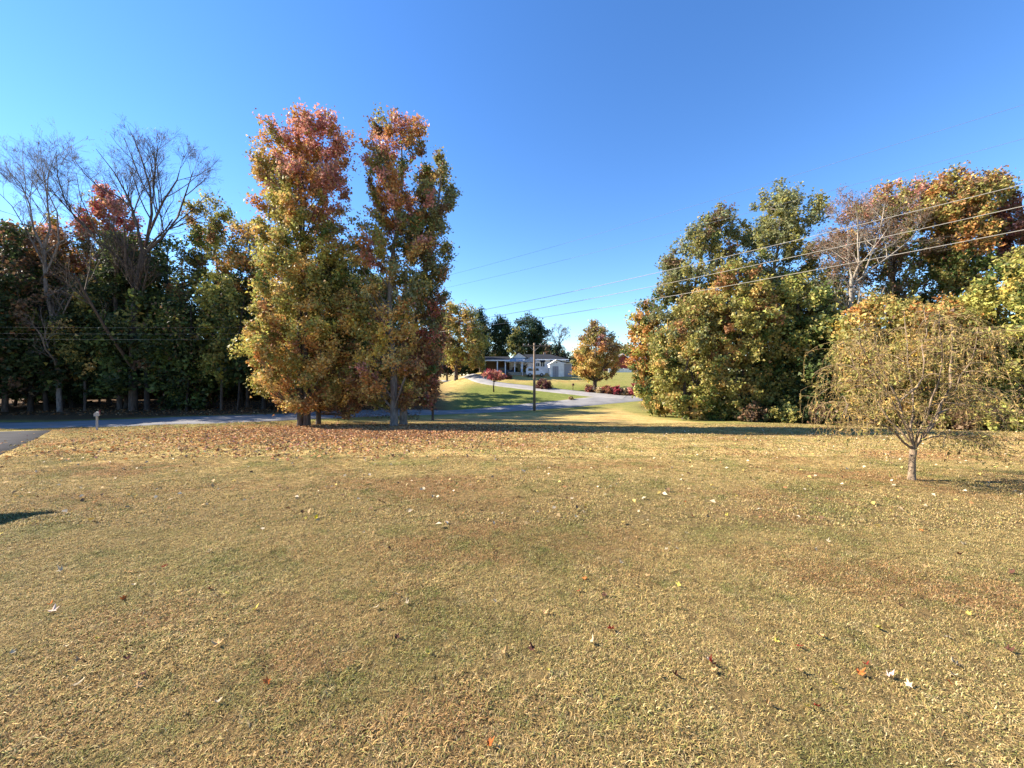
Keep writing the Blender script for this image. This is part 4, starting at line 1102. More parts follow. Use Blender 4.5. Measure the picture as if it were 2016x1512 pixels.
# ends chosen so that the spans pass where the photograph shows them
dirv = (Vector((16, 12, 0)) - Vector((-9.4, 33.2, 0)))
def zB(z_at_16):           # height at the right pole for a given height where the span leaves the frame
    return z_at_16
rows_r = [362, 405, 452]
zA = [6.05, 5.50, 5.02]
for i in range(3):
    z16 = CAMZ + (HOR - rows_r[i]) / F * 12.0
    za = zA[i]
    tt = 25.4 / 38.4
    sag = 0.75
    zb = (z16 + sag * 4 * tt * (1 - tt) - za * (1 - tt)) / tt
    nm = ["topmost of the three pale cables crossing in front of the right woods", "middle of the three pale cables crossing in front of the right woods", "lowest of the three pale cables crossing in front of the right woods"][i]
    cable("overhead_cable", nm, (A.x, A.y - 0.2, za), (Bp.x, Bp.y, zb), sag, 0.012, M_CABLE, "pale overhead cables")
    nm = ["upper faint cable crossing the left woods", "middle faint cable crossing the left woods", "lower faint cable crossing the left woods"][i]
    cable("overhead_cable", nm, (A.x, A.y - 0.2, za), (Lp.x, Lp.y, za - 0.6 + 0.15 * i), 0.5, 0.003, M_WIRE, "faint overhead cables on the left")
for i, (rr_, ra) in enumerate([(205, 565), (272, 585)]):
    z16 = CAMZ + (HOR - rr_) / F * 12.0
    za = CAMZ + (HOR - ra) / F * 33
    sag = 0.55
    tt = 25.4 / 38.4
    zb = (z16 + sag * 4 * tt * (1 - tt) - za * (1 - tt)) / tt
    cable("overhead_wire", ["highest thin wire across the blue sky on the right", "second thin wire below the highest one in the sky"][i], (A.x, A.y - 0.2, za), (Bp.x, Bp.y, zb), sag, 0.005, M_WIRE, "thin sky wires")

# ------------------------------------------------------------------ mailboxes
def mailbox(label, base, h, mat_box, mat_post, ang=0.0, size=1.0, group="roadside mailboxes"):
    root = empty("mailbox", base, label, "mailbox", group)
    x, y, z = base
    mb = MB(); mb.box(x - 0.05, x + 0.05, y - 0.05, y + 0.05, z - 0.3, z + h - 0.28 * size)
    mb.build("post", mat_post, root, bevel=0.008)
    mb = MB()
    w, hh, d = 0.12 * size, 0.16 * size, 0.27 * size
    zb = z + h - 0.30 * size
    poly = [(x - w, zb), (x + w, zb)] + [(x + w * math.cos(a), zb + hh + w * math.sin(a) * 0.9) for a in np.linspace(0, math.pi, 9)]
    mb.prism(poly, 'y', y - d, y + d)
    bx_ = mb.build("box", mat_box, root)
    mb = MB(); mb.prism([(x + (px_ - x) * 1.06, zb + (pz_ - zb) * 1.03 - 0.004) for px_, pz_ in poly], 'y', y - d - 0.025, y - d - 0.003)
    mb.build("door", mat_box, bx_)
    mb = MB(); mb.box(x + w + 0.003, x + w + 0.018, y - 0.06, y - 0.03, zb + 0.08, zb + 0.3 * size); mb.box(x + w + 0.003, x + w + 0.018, y - 0.06, y + 0.08, zb + 0.3 * size, zb + 0.37 * size)
    mb.build("flag", plain("mailbox_flag_red", (0.4, 0.03, 0.03), 0.5), bx_)
    mb = MB(); mb.tube([(x, y - 0.05, z + h - 0.62 * size), (x, y - d * 0.85, zb)], 0.022, 6); mb.build("bracket", mat_post, root)
    root.rotation_euler[2] = ang
    return root
mbp = ground_at(191, 847)
mailbox("pale mailbox on a post beside the shaded road at the left", mbp, 1.15, M_MAILSHADE, M_MAILSHADE, 0.72, size=0.9)
mailbox("brown mailbox on a post beside the side road near the plum bush", ground_at(1128, 768), 1.15, M_WOODBOX, M_WOODBOX, size=1.3)
mailbox("black mailbox on a post at the far upper end of the side road", ground_at(897, 750), 1.15, M_BLACK, M_BLACK, size=1.3)
def ground_sign():
    b = ground_at(1267, 779)
    root = empty("garden_sign", b, "small grey panel on two legs at the foot of the crimson shrub", "sign")
    for dx in (-0.22, 0.22):
        mb = MB(); mb.box(b.x + dx - 0.03, b.x + dx + 0.03, b.y - 1.6, b.y - 1.54, b.z - 0.5, b.z + 0.55); mb.build("leg", M_WOODPOLE, root)
    mb = MB(); mb.box(b.x - 0.28, b.x + 0.28, b.y - 1.64, b.y - 1.604, b.z + 0.22, b.z + 0.62); mb.build("panel", M_DOORGREY, root, bevel=0.01)
ground_sign()

# ------------------------------------------------------------------ far house, shed, barn, fence, vehicles
def wall_x(root, name, mat, x0, x1, y0, y1, z0, z1, bevel=0):
    mb = MB(); mb.box(x0, x1, y0, y1, z0, z1); return mb.build(name, mat, root, bevel=bevel)
def far_house():
    Y = 87.0
    X = lambda px: (px - W / 2) / F * Y
    Z = lambda row: CAMZ - (row - HOR) / F * Y
    base = Vector((X(1058), Y, gz(X(1058), Y)))
    root = empty("house", base, "low white house with charcoal hip roof on the far rise", "house")
    zb = base.z - 0.6
    ze = Z(707.5)
    mb = MB(); mb.box(X(1003), X(1114), Y, Y + 9, zb, ze); wall = mb.build("wall", M_WHITE, root)
    # siding boards of the front
    nb = 10
    z = base.z + 0.25
    proto = None
    for i in range(nb):
        mb = MB(); h = (ze - z - 0.06) / nb
        zz = z + i * h
        mb.prism([(Y - 0.035, zz), (Y - 0.005, zz), (Y - 0.005, zz + h - 0.01), (Y - 0.012, zz + h - 0.01)], 'x', X(1003.2), X(1113.8))
        mb.build("siding_board", M_WHITE, root)
    # hip roof
    ov = 0.6
    zr = Z(695.5)
    x0, x1, y0, y1 = X(1003) - ov, X(1114) + ov, Y - ov, Y + 9 + ov
    a = [(x0, y0, ze), (x1, y0, ze), (x1, y1, ze), (x0, y1, ze), (X(1030), Y + 4.5, zr), (X(1088), Y + 4.5, zr)]
    a += [(p[0], p[1], p[2] - 0.18) for p in a[:4]]
    mb = MB(); mb.add(a, [(0, 1, 5, 4), (1, 2, 5), (2, 3, 4, 5), (3, 0, 4), (0, 6, 7, 1), (1, 7, 8, 2), (2, 8, 9, 3), (3, 9, 6, 0), (6, 9, 8, 7)])
    roof = mb.build("roof", M_ROOF, root)
    mb = MB(); mb.box(x0, x1, y0 - 0.03, y0 - 0.003, ze - 0.2, ze + 0.02); mb.build("fascia", M_WHITE, roof)
    mb = MB(); mb.box(X(1074), X(1074) + 0.5, Y + 5.2, Y + 5.8, zr - 0.6, zr + 0.5); mb.build("chimney", M_BRICK, roof)
    def window(pxa, pxb, ra, rb, awn=False):
        fr = MB(); fr.box(X(pxa), X(pxb), Y - 0.10, Y - 0.04, Z(rb), Z(ra)); w = fr.build("window", M_GLASS, root)
        t = 0.07
        f2 = MB()
        f2.box(X(pxa) - t, X(pxa), Y - 0.13, Y - 0.04, Z(rb) - t, Z(ra) + t); f2.box(X(pxb), X(pxb) + t, Y - 0.13, Y - 0.04, Z(rb) - t, Z(ra) + t)
        f2.box(X(pxa), X(pxb), Y - 0.13, Y - 0.04, Z(ra), Z(ra) + t); f2.box(X(pxa), X(pxb), Y - 0.13, Y - 0.04, Z(rb) - t, Z(rb))
        xm = (X(pxa) + X(pxb)) / 2
        f2.box(xm - 0.04, xm + 0.04, Y - 0.125, Y - 0.1, Z(rb), Z(ra))
        f2.build("frame", M_WHITE, w)
        if awn:
            m2 = MB(); m2.prism([(Y - 0.1, Z(ra) + 0.25), (Y - 0.75, Z(ra) - 0.18), (Y - 0.75, Z(ra) - 0.24), (Y - 0.1, Z(ra) + 0.12)], 'x', X(pxa) - 0.15, X(pxb) + 0.15)
            m2.build("awning", M_ROOF, w)
    window(1064.5, 1072, 711, 721.5, True)
    window(1055, 1062, 714.5, 721)
    window(1085, 1090, 711, 721, True)
    # front gable over the porch
    mb = MB(); mb.prism([(X(1008), Z(706.5)), (X(1021), Z(696)), (X(1038), Z(706.5))], 'y', Y - 3.0, Y + 2.0); mb.build("gable", M_CREAM, root)
    for sx, (pa, pb_) in enumerate([((1006.5, 707.8), (1021, 695.0)), ((1039.5, 707.8), (1021, 695.0))]):
        p0 = (X(pa[0]), Z(pa[1])); p1 = (X(pb_[0]), Z(pb_[1]))
        m2 = MB(); m2.prism([p0, p1, (p1[0], p1[1] + 0.14), (p0[0], p0[1] + 0.14)], 'y', Y - 3.3, Y + 2.2); m2.build("gable_roof", M_ROOF, root)
    # low hip canopy below the gable
    yb = Y - 4.5
    a = [(X(994), yb, Z(712.5)), (X(1042), yb, Z(712.5)), (X(1042), Y - 0.01, Z(711)), (X(994), Y - 0.01, Z(711)), (X(1013), Y - 2.9, Z(705)), (X(1026), Y - 2.9, Z(705))]
    a += [(p[0], p[1], p[2] - 0.15) for p in a[:4]]
    mb = MB(); mb.add(a, [(0, 1, 5, 4), (1, 2, 5), (2, 3, 4, 5), (3, 0, 4), (0, 6, 7, 1), (1, 7, 8, 2), (2, 8, 9, 3), (3, 9, 6, 0), (6, 9, 8, 7)]); mb.build("porch_roof", M_ROOFGREY, root)
    # carport wing on the left
    mb = MB(); mb.prism([(yb + 0.3, Z(710.5)), (yb + 0.3, Z(711.8)), (Y + 6, Z(711.0)), (Y + 6, Z(702.0)), (Y + 1.0, Z(701.5))], 'x', X(954), X(1004)); mb.build("carport_roof", M_ROOF, root)
    mb = MB(); mb.box(X(953.5), X(1004), yb + 0.15, yb + 0.297, Z(712), Z(709.8)); mb.build("carport_fascia", M_WHITE, root)
    for px in (957, 980.5, 995.5, 1013, 1026, 1040.5):
        mb = MB(); x = X(px); mb.box(x - 0.11, x + 0.11, yb + 0.4, yb + 0.62, zb, Z(711.6)); mb.build("post", M_WHITE, root)
    mb = MB(); mb.box(X(956), X(1003), Y + 5.5, Y + 5.8, zb, Z(711.2)); mb.build("carport_wall", plain("shaded_carport_boards", (0.045, 0.035, 0.03), 0.9), root)  # wall colour darkened to paint in the deep shadow under the carport
    # bright metal canopy in front
    yc = Y - 5.2
    mb = MB(); mb.prism([(X(1026), Z(713.2)), (X(1045.5), Z(704)), (X(1053), Z(713.2)), (X(1052.6), Z(714.2)), (X(1026.4), Z(714.2))], 'y', yc, Y - 1.0); mb.build("canopy", M_ROOFGREY, root)
    for px in (1027.5, 1052):
        mb = MB(); x = X(px); mb.box(x - 0.06, x + 0.06, yc + 0.1, yc + 0.22, zb, Z(714)); mb.build("canopy_post", M_WHITE, root)
    mb = MB(); mb.box(X(1001), X(1050), Y - 4.4, Y - 0.05, zb, base.z + 0.18); mb.build("porch_floor", M_STONE, root)
    mb = MB(); mb.box(X(1017), X(1024.5), Y - 0.12, Y - 0.04, base.z + 0.2, base.z + 2.2); mb.build("door", M_GLASS, root)
far_house()

def vehicle(name, label, cat, x, y, L_, hgt, mat, van=False, group=None):
    z = gz(x, y)
    root = empty(name, (x, y, z), label, cat, group)
    hw = 0.9
    x0, x1 = x - L_ / 2, x + L_ / 2
    if van:
        prof = [(x0, z + 0.35), (x0 + 0.02, z + hgt * 0.85), (x0 + 0.18, z + hgt), (x1 - L_ * 0.33, z + hgt), (x1 - L_ * 0.2, z + hgt * 0.64), (x1 - 0.1, z + hgt * 0.52), (x1, z + 0.75), (x1, z + 0.35)]
    else:
        prof = [(x0, z + 0.3), (x0, z + 0.85), (x0 + 0.12, z + 0.95), (x0 + L_ * 0.14, z + hgt * 0.97), (x0 + L_ * 0.2, z + hgt), (x0 + L_ * 0.52, z + hgt), (x0 + L_ * 0.68, z + hgt * 0.66), (x1 - 0.2, z + hgt * 0.58), (x1, z + 0.7), (x1, z + 0.3)]
    mb = MB(); mb.prism(prof, 'y', y - hw, y + hw); mb.build("body", mat, root, bevel=0.07)
    zc0, zc1 = z + hgt * 0.62, z + hgt * 0.9
    ws = [(x0 + L_ * 0.1, x0 + L_ * 0.3), (x0 + L_ * 0.33, x0 + L_ * 0.48), (x0 + L_ * 0.51, x0 + L_ * 0.66)] if van else [(x0 + L_ * 0.17, x0 + L_ * 0.34), (x0 + L_ * 0.36, x0 + L_ * 0.56)]
    for (a, b) in ws:
        m2 = MB(); m2.prism([(a, zc0), (b + 0.1, zc0), (b - 0.05, zc1), (a + 0.05, zc1)], 'y', y - hw - 0.012, y - hw + 0.05); m2.build("side_window", M_GLASS, root)
    for wx in (x0 + L_ * 0.2, x1 - L_ * 0.18):
        for sy in (-1, 1):
            m2 = MB(); yy = y + sy * (hw - 0.08)
            m2.tube([(wx, yy - 0.13, z + 0.34), (wx, yy + 0.13, z + 0.34)], 0.34, 16)
            wh = m2.build("wheel", M_DARK, root)
            if sy < 0:
                m3 = MB(); m3.tube([(wx, yy - 0.15, z + 0.34), (wx, yy - 0.131, z + 0.34)], 0.19, 12); r_ = m3.build("rim", M_STEEL, wh)
    for (xe, nm, mt) in ((x1 + 0.004, "headlight", M_CREAM), (x0 - 0.004, "tail_light", plain("tail_light_red", (0.4, 0.02, 0.02), 0.3))):
        for sy in (-0.7, 0.7):
            m2 = MB(); m2.box(xe - 0.03, xe + 0.03, y + sy - 0.14, y + sy + 0.14, z + 0.62, z + 0.8); m2.build(nm, mt, root)
    m2 = MB(); m2.box(x0 - 0.06, x1 + 0.06, y - hw + 0.05, y + hw - 0.05, z + 0.34, z + 0.5); m2.build("bumper", M_DARK, root)
vehicle("van", "white van parked in front of the far white house", "van", (1054 - W / 2) / F * 80.5, 80.5, 3.9, 1.85, M_VANWHITE, True)
vehicle("car", "dark blue car parked under the carport of the far house", "car", (993.5 - W / 2) / F * 84.2, 84.6, 3.6, 1.45, M_CARBLUE)

def shed():
    Y = 80.0
    X = lambda px: (px - W / 2) / F * Y
    Z = lambda row: CAMZ - (row - HOR) / F * Y
    xa, xb = X(1083.5), X(1110)
    base = Vector(((xa + xb) / 2, Y, gz((xa + xb) / 2, Y)))
    root = empty("shed", base, "white gabled shed with grey doors right of the far house", "shed")
    zb = base.z - 0.5
    ze, zp = Z(716.5), Z(708.7)
    xm = X(1096)
    mb = MB(); mb.prism([(xa, zb), (xb, zb), (xb, ze), (xm, zp), (xa, ze)], 'y', Y, Y + 5); mb.build("wall", M_CREAM, root)
    mb = MB(); mb.box(xb + 0.003, X(1126), Y + 0.4, Y + 5, zb, Z(715)); mb.build("side_bay", M_CREAM, root)
    for (p, q) in (((xa - 0.15, ze - 0.1), (xm, zp + 0.03)), ((X(1127), Z(714.2)), (xm, zp + 0.03))):
        mb = MB(); mb.prism([p, q, (q[0], q[1] + 0.1), (p[0], p[1] + 0.1)], 'y', Y - 0.25, Y + 5.2); mb.build("roof", M_CREAM, root)
    mb = MB(); mb.box(X(1088), X(1099.5), Y - 0.05, Y - 0.004, zb, Z(721)); d = mb.build("door", M_DOORGREY, root)
    mb = MB(); mb.box(X(1093.6), X(1093.9), Y - 0.07, Y - 0.052, zb, Z(721.2)); mb.build("door_gap", M_DARK, d)
    mb = MB(); mb.box(X(1111.5), X(1125), Y + 0.34, Y + 0.396, zb, Z(716)); mb.build("garage_door", M_DOORGREY, root)
    mb = MB(); mb.box(X(1095.2), X(1097), Y - 0.04, Y - 0.004, Z(714.6), Z(712.8)); mb.build("vent", M_GLASS, root)
shed()
def barn():
    Y = 98.0
    X = lambda px: (px - W / 2) / F * Y
    Z = lambda row: CAMZ - (row - HOR) / F * Y
    base = Vector((X(1228), Y, gz(X(1228), Y)))
    root = empty("barn", base, "weathered red barn with grey roof behind the golden maple", "barn")
    zb = base.z - 0.8
    xa, xb, xm = X(1207), X(1245), X(1225)
    ze, zp = Z(711), Z(697.5)
    mb = MB(); mb.prism([(xa, zb), (xb, zb), (xb, ze), (xm, zp), (xa, ze)], 'y', Y, Y + 10); mb.build("wall", M_BARNRED, root)
    n = 16
    for i in range(n):
        x0 = xa + (xb - xa) * i / n; x1 = xa + (xb - xa) * (i + 1) / n - 0.03
        zt = lambda x: ze + (zp - ze) * (1 - abs(x - xm) / ((xm - xa) if x < xm else (xb - xm)))
        dpt = 0.03 + 0.012 * (i % 3)
        mb = MB(); mb.prism([(x0, zb), (x1, zb), (x1, zt(x1) - 0.05), (x0, zt(x0) - 0.05)], 'y', Y - dpt, Y - 0.004); mb.build("board", M_BARNRED, root)
    for (p, q) in (((xa - 0.4, ze - 0.35), (xm, zp + 0.02)), ((xb + 0.4, ze - 0.3), (xm, zp + 0.02))):
        mb = MB(); mb.prism([p, q, (q[0], q[1] + 0.15), (p[0], p[1] + 0.15)], 'y', Y - 0.5, Y + 10.4); mb.build("roof", M_BARNROOF, root)
        mb = MB(); mb.prism([(p[0], p[1] - 0.02), (q[0], q[1] - 0.02), (q[0], q[1] + 0.17), (p[0], p[1] + 0.17)], 'y', Y - 0.56, Y - 0.503); mb.build("barge_board", M_CREAM, root)
    mb = MB(); mb.prism([(Y + 1.0, Z(712)), (Y + 5.5, Z(701)), (Y + 10, Z(712)), (Y + 10, zb), (Y + 1.0, zb)], 'x', xb + 0.45, X(1285)); mb.build("wing", M_BARNRED, root)
    mb = MB(); mb.prism([(Y + 0.6, Z(712.6)), (Y + 5.5, Z(700.6)), (Y + 5.5, Z(699.4)), (Y + 0.6, Z(711.4))], 'x', xb + 0.42, X(1286)); mb.build("wing_roof", M_BARNROOF, root)
barn()
def fence():
    Y = 90.0
    X = lambda px: (px - W / 2) / F * Y
    Z = lambda row: CAMZ - (row - HOR) / F * Y
    base = Vector((X(1222), Y, gz(X(1222), Y)))
    root = empty("fence", base, "white board fence in front of the red barn", "fence")
    zt = Z(725.5)
    n = 6
    for i in range(n):
        a, b = X(1198 + 60 * i / n), X(1198 + 60 * (i + 1) / n)
        mb = MB(); mb.box(a + 0.06, b - 0.06, Y, Y + 0.05, Z(736), zt); mb.build("panel", M_CREAM, root)
    for i in range(n + 1):
        a = X(1198 + 60 * i / n)
        mb = MB(); mb.box(a - 0.055, a + 0.055, Y - 0.03, Y + 0.09, base.z - 0.6, zt + 0.12); mb.build("post", M_CREAM, root)
fence()
# neighbouring garage outside the left edge: its eave throws the shadow at the left of the lawn
def garage():
    x0, x1, y0, y1 = -20.9, -12.5, -2.0, 6.45
    z0 = gz(-14, 3) - 0.3
    root = empty("garage", (-17.2, 2.0, z0), "brick garage outside the left edge, casting the lawn's left shadow", "garage")
    ze = 2.75
    mb = MB(); mb.box(x0, x1, y0, y1, z0, ze); mb.build("wall", M_BRICK, root)
    xm = (x0 + x1) / 2
    for (p, q) in (((x0 - 0.4, ze - 0.1), (xm, ze + 1.5)), ((x1 + 0.4, ze - 0.1), (xm, ze + 1.5))):
        mb = MB(); mb.prism([p, q, (q[0], q[1] + 0.16), (p[0], p[1] + 0.16)], 'y', y0 - 0.35, y1 + 0.35); mb.build("roof", M_ROOF, root)
    for yy in (y0 + 0.01, y1 - 0.11):
        mb = MB(); mb.prism([(x0, ze + 0.002), (x1, ze + 0.002), (xm, ze + 1.45)], 'y', yy, yy + 0.1); mb.build("gable", M_WHITE, root)
    mb = MB(); mb.box(x0 + 1.2, x1 - 1.2, y1 + 0.003, y1 + 0.06, z0, 2.1); mb.build("garage_door", M_WHITE, root)
garage()

# ------------------------------------------------------------------ fallen leaves
def star_leaf(seed, curl):
    rng = np.random.default_rng(seed)
    lobes = 5
    out = []
    for i in range(lobes):
        a = math.radians(-126 + i * 63) + math.pi / 2
        r = [0.72, 0.95, 1.05, 0.95, 0.72][i] * rng.uniform(0.85, 1.1)
        out.append((a - 0.30, r * 0.62)); out.append((a, r)); out.append((a + 0.30, r * 0.60))
        if i < lobes - 1: out.append((a + math.radians(31), 0.38))
    out.append((math.radians(270), 0.18))
    pts = [(0, 0)] + [(r * math.cos(a), r * math.sin(a)) for a, r in out]
    ax = rng.uniform(0, math.pi)
    V = []
    for (x, y) in pts:
        u = x * math.cos(ax) + y * math.sin(ax)
        r2 = x * x + y * y
        V.append((x * (1 - 0.25 * curl * r2), y * (1 - 0.25 * curl * r2), curl * (0.75 * u * u + 0.25 * r2) + rng.normal() * 0.05))
    n = len(out)
    Fc = [(0, 1 + i, 1 + (i + 1) % n) for i in range(n)]
    b = len(V)
    V += [(0.02, -0.1, 0.02), (-0.02, -0.1, 0.02), (-0.01, -0.75, 0.12), (0.01, -0.75, 0.12)]
    Fc.append((b, b + 1, b + 2)); Fc.append((b, b + 2, b + 3))
    return np.array(V), np.array(Fc)
LEAFV = [star_leaf(i, c) for i, c in enumerate([0.55, 0.9, 1.3, 1.0, 0.7, 1.5])]
LEAFCOL = {"pale": (0.50, 0.41, 0.27), "tan": (0.50, 0.31, 0.14), "red": (0.30, 0.05, 0.03), "brown": (0.11, 0.05, 0.035), "orange": (0.50, 0.15, 0.04), "yellow": (0.60, 0.48, 0.10), "pink": (0.60, 0.44, 0.34), "bright": (0.75, 0.6, 0.03)}
_lm = {}
def leaf_mesh(v, col):
    if (v, col) not in _lm:
        V, Fc = LEAFV[v]
        c = np.tile(np.array(LEAFCOL[col]), (len(V), 1)) * np.random.default_rng(v).uniform(0.8, 1.15, (len(V), 1))
        me = raw_mesh("fallen_leaf", V, [Fc], c)
        me.materials.append(M_GROUNDLEAF)
        _lm[(v, col)] = me
    return _lm[(v, col)]
lr = np.random.default_rng(99)
def put_leaf(p, size, col, label, group):
    o = bpy.data.objects.new("fallen_leaf", leaf_mesh(int(lr.integers(6)), col))
    C.objects.link(o)
    s = size * lr.uniform(0.9, 1.1)
    o.location = (p.x, p.y, p.z + 0.022)
    o.scale = (s, s, s)
    o.rotation_euler = (lr.normal() * 0.32, lr.normal() * 0.32, lr.uniform(0, 6.28))
    return tag(o, label, "leaf", group)
SG_L = "single leaves lying on the near lawn"
for (px, row, wpx, col, label) in [
    (1750, 1338, 26, "pink", "pinkish-white curled leaf, biggest on the lower right lawn"), (1725, 1243, 24, "yellow", "folded yellowish leaf between the dark red and the brown leaf"),
    (1575, 1280, 20, "red", "upright dark red leaf left of the folded yellowish leaf"), (1510, 1393, 27, "tan", "orange-tan leaf casting a dark shadow on the lower right lawn"),
    (1589, 1397, 12, "yellow", "small yellow leaf touching a dark red one"), (1606, 1400, 19, "red", "dark red leaf touching a small yellow one"),
    (1883, 1317, 20, "tan", "tan leaf just above a small pale one at the right"), (1882, 1337, 15, "pale", "small pale leaf just below a tan one at the right"),
    (1645, 1358, 15, "yellow", "small pale yellow leaf left of the big pinkish-white leaf"), (1772, 1198, 13, "brown", "round dark brown leaf on the rusty patch at the right"),
    (1906, 1213, 13, "yellow", "pale yellow leaf right of the round dark brown leaf"), (1865, 1263, 13, "pale", "faint pale leaf below the pale yellow one at the right"),
    (962, 1474, 26, "orange", "red-orange leaf at the bottom middle of the lawn"), (1140, 1168, 15, "red", "red and white curled leaf in the middle of the lawn"),
    (1203, 1245, 24, "red", "dark red leaf right of the lawn's middle"), (975, 1190, 13, "pale", "white leaf in the middle of the lawn with a small shadow"),
    (783, 1176, 14, "pale", "pale star-shaped leaf, upper of a close pair"), (800, 1193, 12, "pale", "pale leaf, lower of a close pair"),
    (850, 1120, 14, "tan", "tan leaf above the close pale pair"), (780, 1260, 20, "brown", "blackish-brown leaf below the close pale pair"),
    (1275, 1137, 16, "tan", "tan leaf right of the red and white curled leaf"), (118, 1129, 17, "pale", "white leaf high on the left lawn"),
    (104, 1208, 24, "pink", "two-toned folded leaf on the left lawn beside a red scrap"), (245, 1185, 20, "orange", "orange-red leaf on the left lawn"),
    (98, 1197, 14, "orange", "red scrap of leaf behind the two-toned folded leaf"), (430, 1275, 24, "tan", "tan leaf flat in the grass on the left lawn"), (425, 1390, 17, "pale", "pale torn leaf at the lower left of the lawn"),
    (415, 1166, 15, "brown", "dark brown curled leaf on the left lawn"), (155, 1310, 22, "tan", "straw-coloured leaf sunk in the grass at the lower left"),
    (500, 1206, 13, "yellow", "pale yellow leaf left of the lawn's middle"), (622, 1022, 13, "bright", "bright yellow leaf on the upper left lawn"),
    (1126, 984, 10, "pale", "white leaf on the rusty patch of the upper lawn"), (1257, 1010, 10, "pale", "white leaf, upper of a pair on the upper lawn"),
    (1274, 1028, 10, "pale", "white leaf, lower of a pair on the upper lawn"), (908, 995, 10, "pale", "pale leaf on the upper lawn left of the rusty patch"),
    (1008, 1028, 10, "tan", "upright tan leaf on the rusty patch of the upper lawn"), (767, 1083, 13, "brown", "brown leaf pile scrap on the left upper lawn"),
    (1630, 1070, 12, "pale", "pale leaf on the right lawn below the willow"), (1155, 1045, 11, "tan", "tan leaf below the rusty patch"),
    (1430, 1018, 10, "yellow", "yellow leaf on the upper lawn left of the willow"), (1885, 1095, 13, "brown", "dark leaf on the rusty right lawn"), (1965, 1040, 14, "pale", "pale leaf by the right edge under the willow's shadow")]:
    p = ground_at(px, row)
    put_leaf(p, max(0.030, wpx / F * p.y * 0.52), col, label, SG_L)
cols_w = ["pale"] * 5 + ["tan"] * 6 + ["brown"] * 3 + ["yellow"] * 2 + ["red", "orange"]
for i in range(130):
    px = lr.uniform(-60, 2076); row = 945 + 420 * lr.uniform() ** 2.1
    p = ground_at(px, row)
    cw = cols_w[lr.integers(len(cols_w))]
    put_leaf(p, lr.uniform(0.024, 0.042), cw, "small %s dry leaf lying loose among many on the open lawn" % {"pale": "whitish", "tan": "tan", "brown": "dark brown", "yellow": "yellowish", "red": "dark red", "orange": "orange"}[cw], "small loose leaves on the lawn")

# the carpet of leaves under the tall trees, and the thin scatter over the rest of the lawn
def litter(name, label, X, Y, size, pal, seed):
    rng = np.random.default_rng(seed)
    n = len(X)
    Z = zfun(X, Y) + rng.uniform(0.02, 0.06, n)
    nr = rng.normal(size=(n, 3)) * 0.45; nr[:, 2] = 1; nr /= np.linalg.norm(nr, axis=1, keepdims=True)
    d = rng.normal(size=(n, 3)); d -= nr * np.sum(d * nr, axis=1, keepdims=True); d /= np.linalg.norm(d, axis=1, keepdims=True)
    s_ = np.cross(nr, d)
    c = np.stack([X, Y, Z], axis=1); h = size[:, None] * 0.5
    fold = nr * h * rng.uniform(0.1, 0.9, (n, 1))
    V = np.stack([c - d * h, c + s_ * h * 0.75 + fold, c + d * h + fold * 0.4, c - s_ * h * 0.75 + fold], axis=1).reshape(-1, 3)
    b = np.arange(n)[:, None] * 4
    T = np.concatenate([b + np.array([[0, 2, 1]]), b + np.array([[0, 3, 2]])])
    col = np.repeat(pick(rng, pal, n) * rng.uniform(0.6, 1.35, (n, 1)), 4, axis=0)
    o = link(name, raw_mesh(name, V, [T], np.clip(col, 0, 0.85)), M_GROUNDLEAF)
    return tag(o, label, "leaves", kind="stuff")
rg = np.random.default_rng(17)
n = 44000
X = np.concatenate([rg.normal(-10.0, 5.0, n // 2), rg.normal(-6.8, 3.8, n - n // 2)]); Yl = 26.8 - np.abs(rg.normal(size=n)) * 5.4 + rg.normal(size=n) * 1.3
m_ = (Yl > 11) & (Yl < np.interp(X, ROAD[:, 0], ROAD[:, 1]) - 2.4) & (X > -27) & (rg.uniform(size=n) < 0.25 + 0.95 * vnoise(X, Yl, 0.7, 31))
X, Yl = X[m_], Yl[m_]
litter("leaf_litter", "carpet of rust and orange fallen leaves under the tall trees", X, Yl, rg.uniform(0.08, 0.15, len(X)), [(4, hexcol(0.46, 0.23, 0.095)), (4, hexcol(0.35, 0.165, 0.075)), (6, hexcol(0.55, 0.35, 0.17)), (1, PINK), (2, BROWN)], 18)
n = 7500
Yl = 5 + 22 * rg.uniform(size=n) ** 0.75; X = rg.uniform(-1.5, 1.5, n) * Yl
m_ = (X > -27) & ~((X < -14) & (Yl > 9)) | (Yl < 9)
m_ &= (rg.uniform(size=n) < 0.35 + 0.65 * sstep(8, 20, Yl))
X, Yl = X[m_], Yl[m_]
litter("leaf_scatter", "thin scatter of pale and tan leaves over the open lawn", X, Yl, rg.uniform(0.05, 0.10, len(X)), [(4, hexcol(0.62, 0.5, 0.33)), (3, TAN), (2, hexcol(0.55, 0.40, 0.12)), (2, BROWN), (1, RUST)], 19)
n = 9000
Yl = rg.uniform(33, 56, n); X = rg.uniform(-45, -4, n)
m_ = X + (Yl - 40) * 0.22 < -9.5
X, Yl = X[m_], Yl[m_]; n = len(X)
litter("leaf_litter", "brown leaf litter on the floor of the left woods", X, Yl, rg.uniform(0.12, 0.22, n), [(4, BROWN), (3, RUST), (1, TAN)], 20)

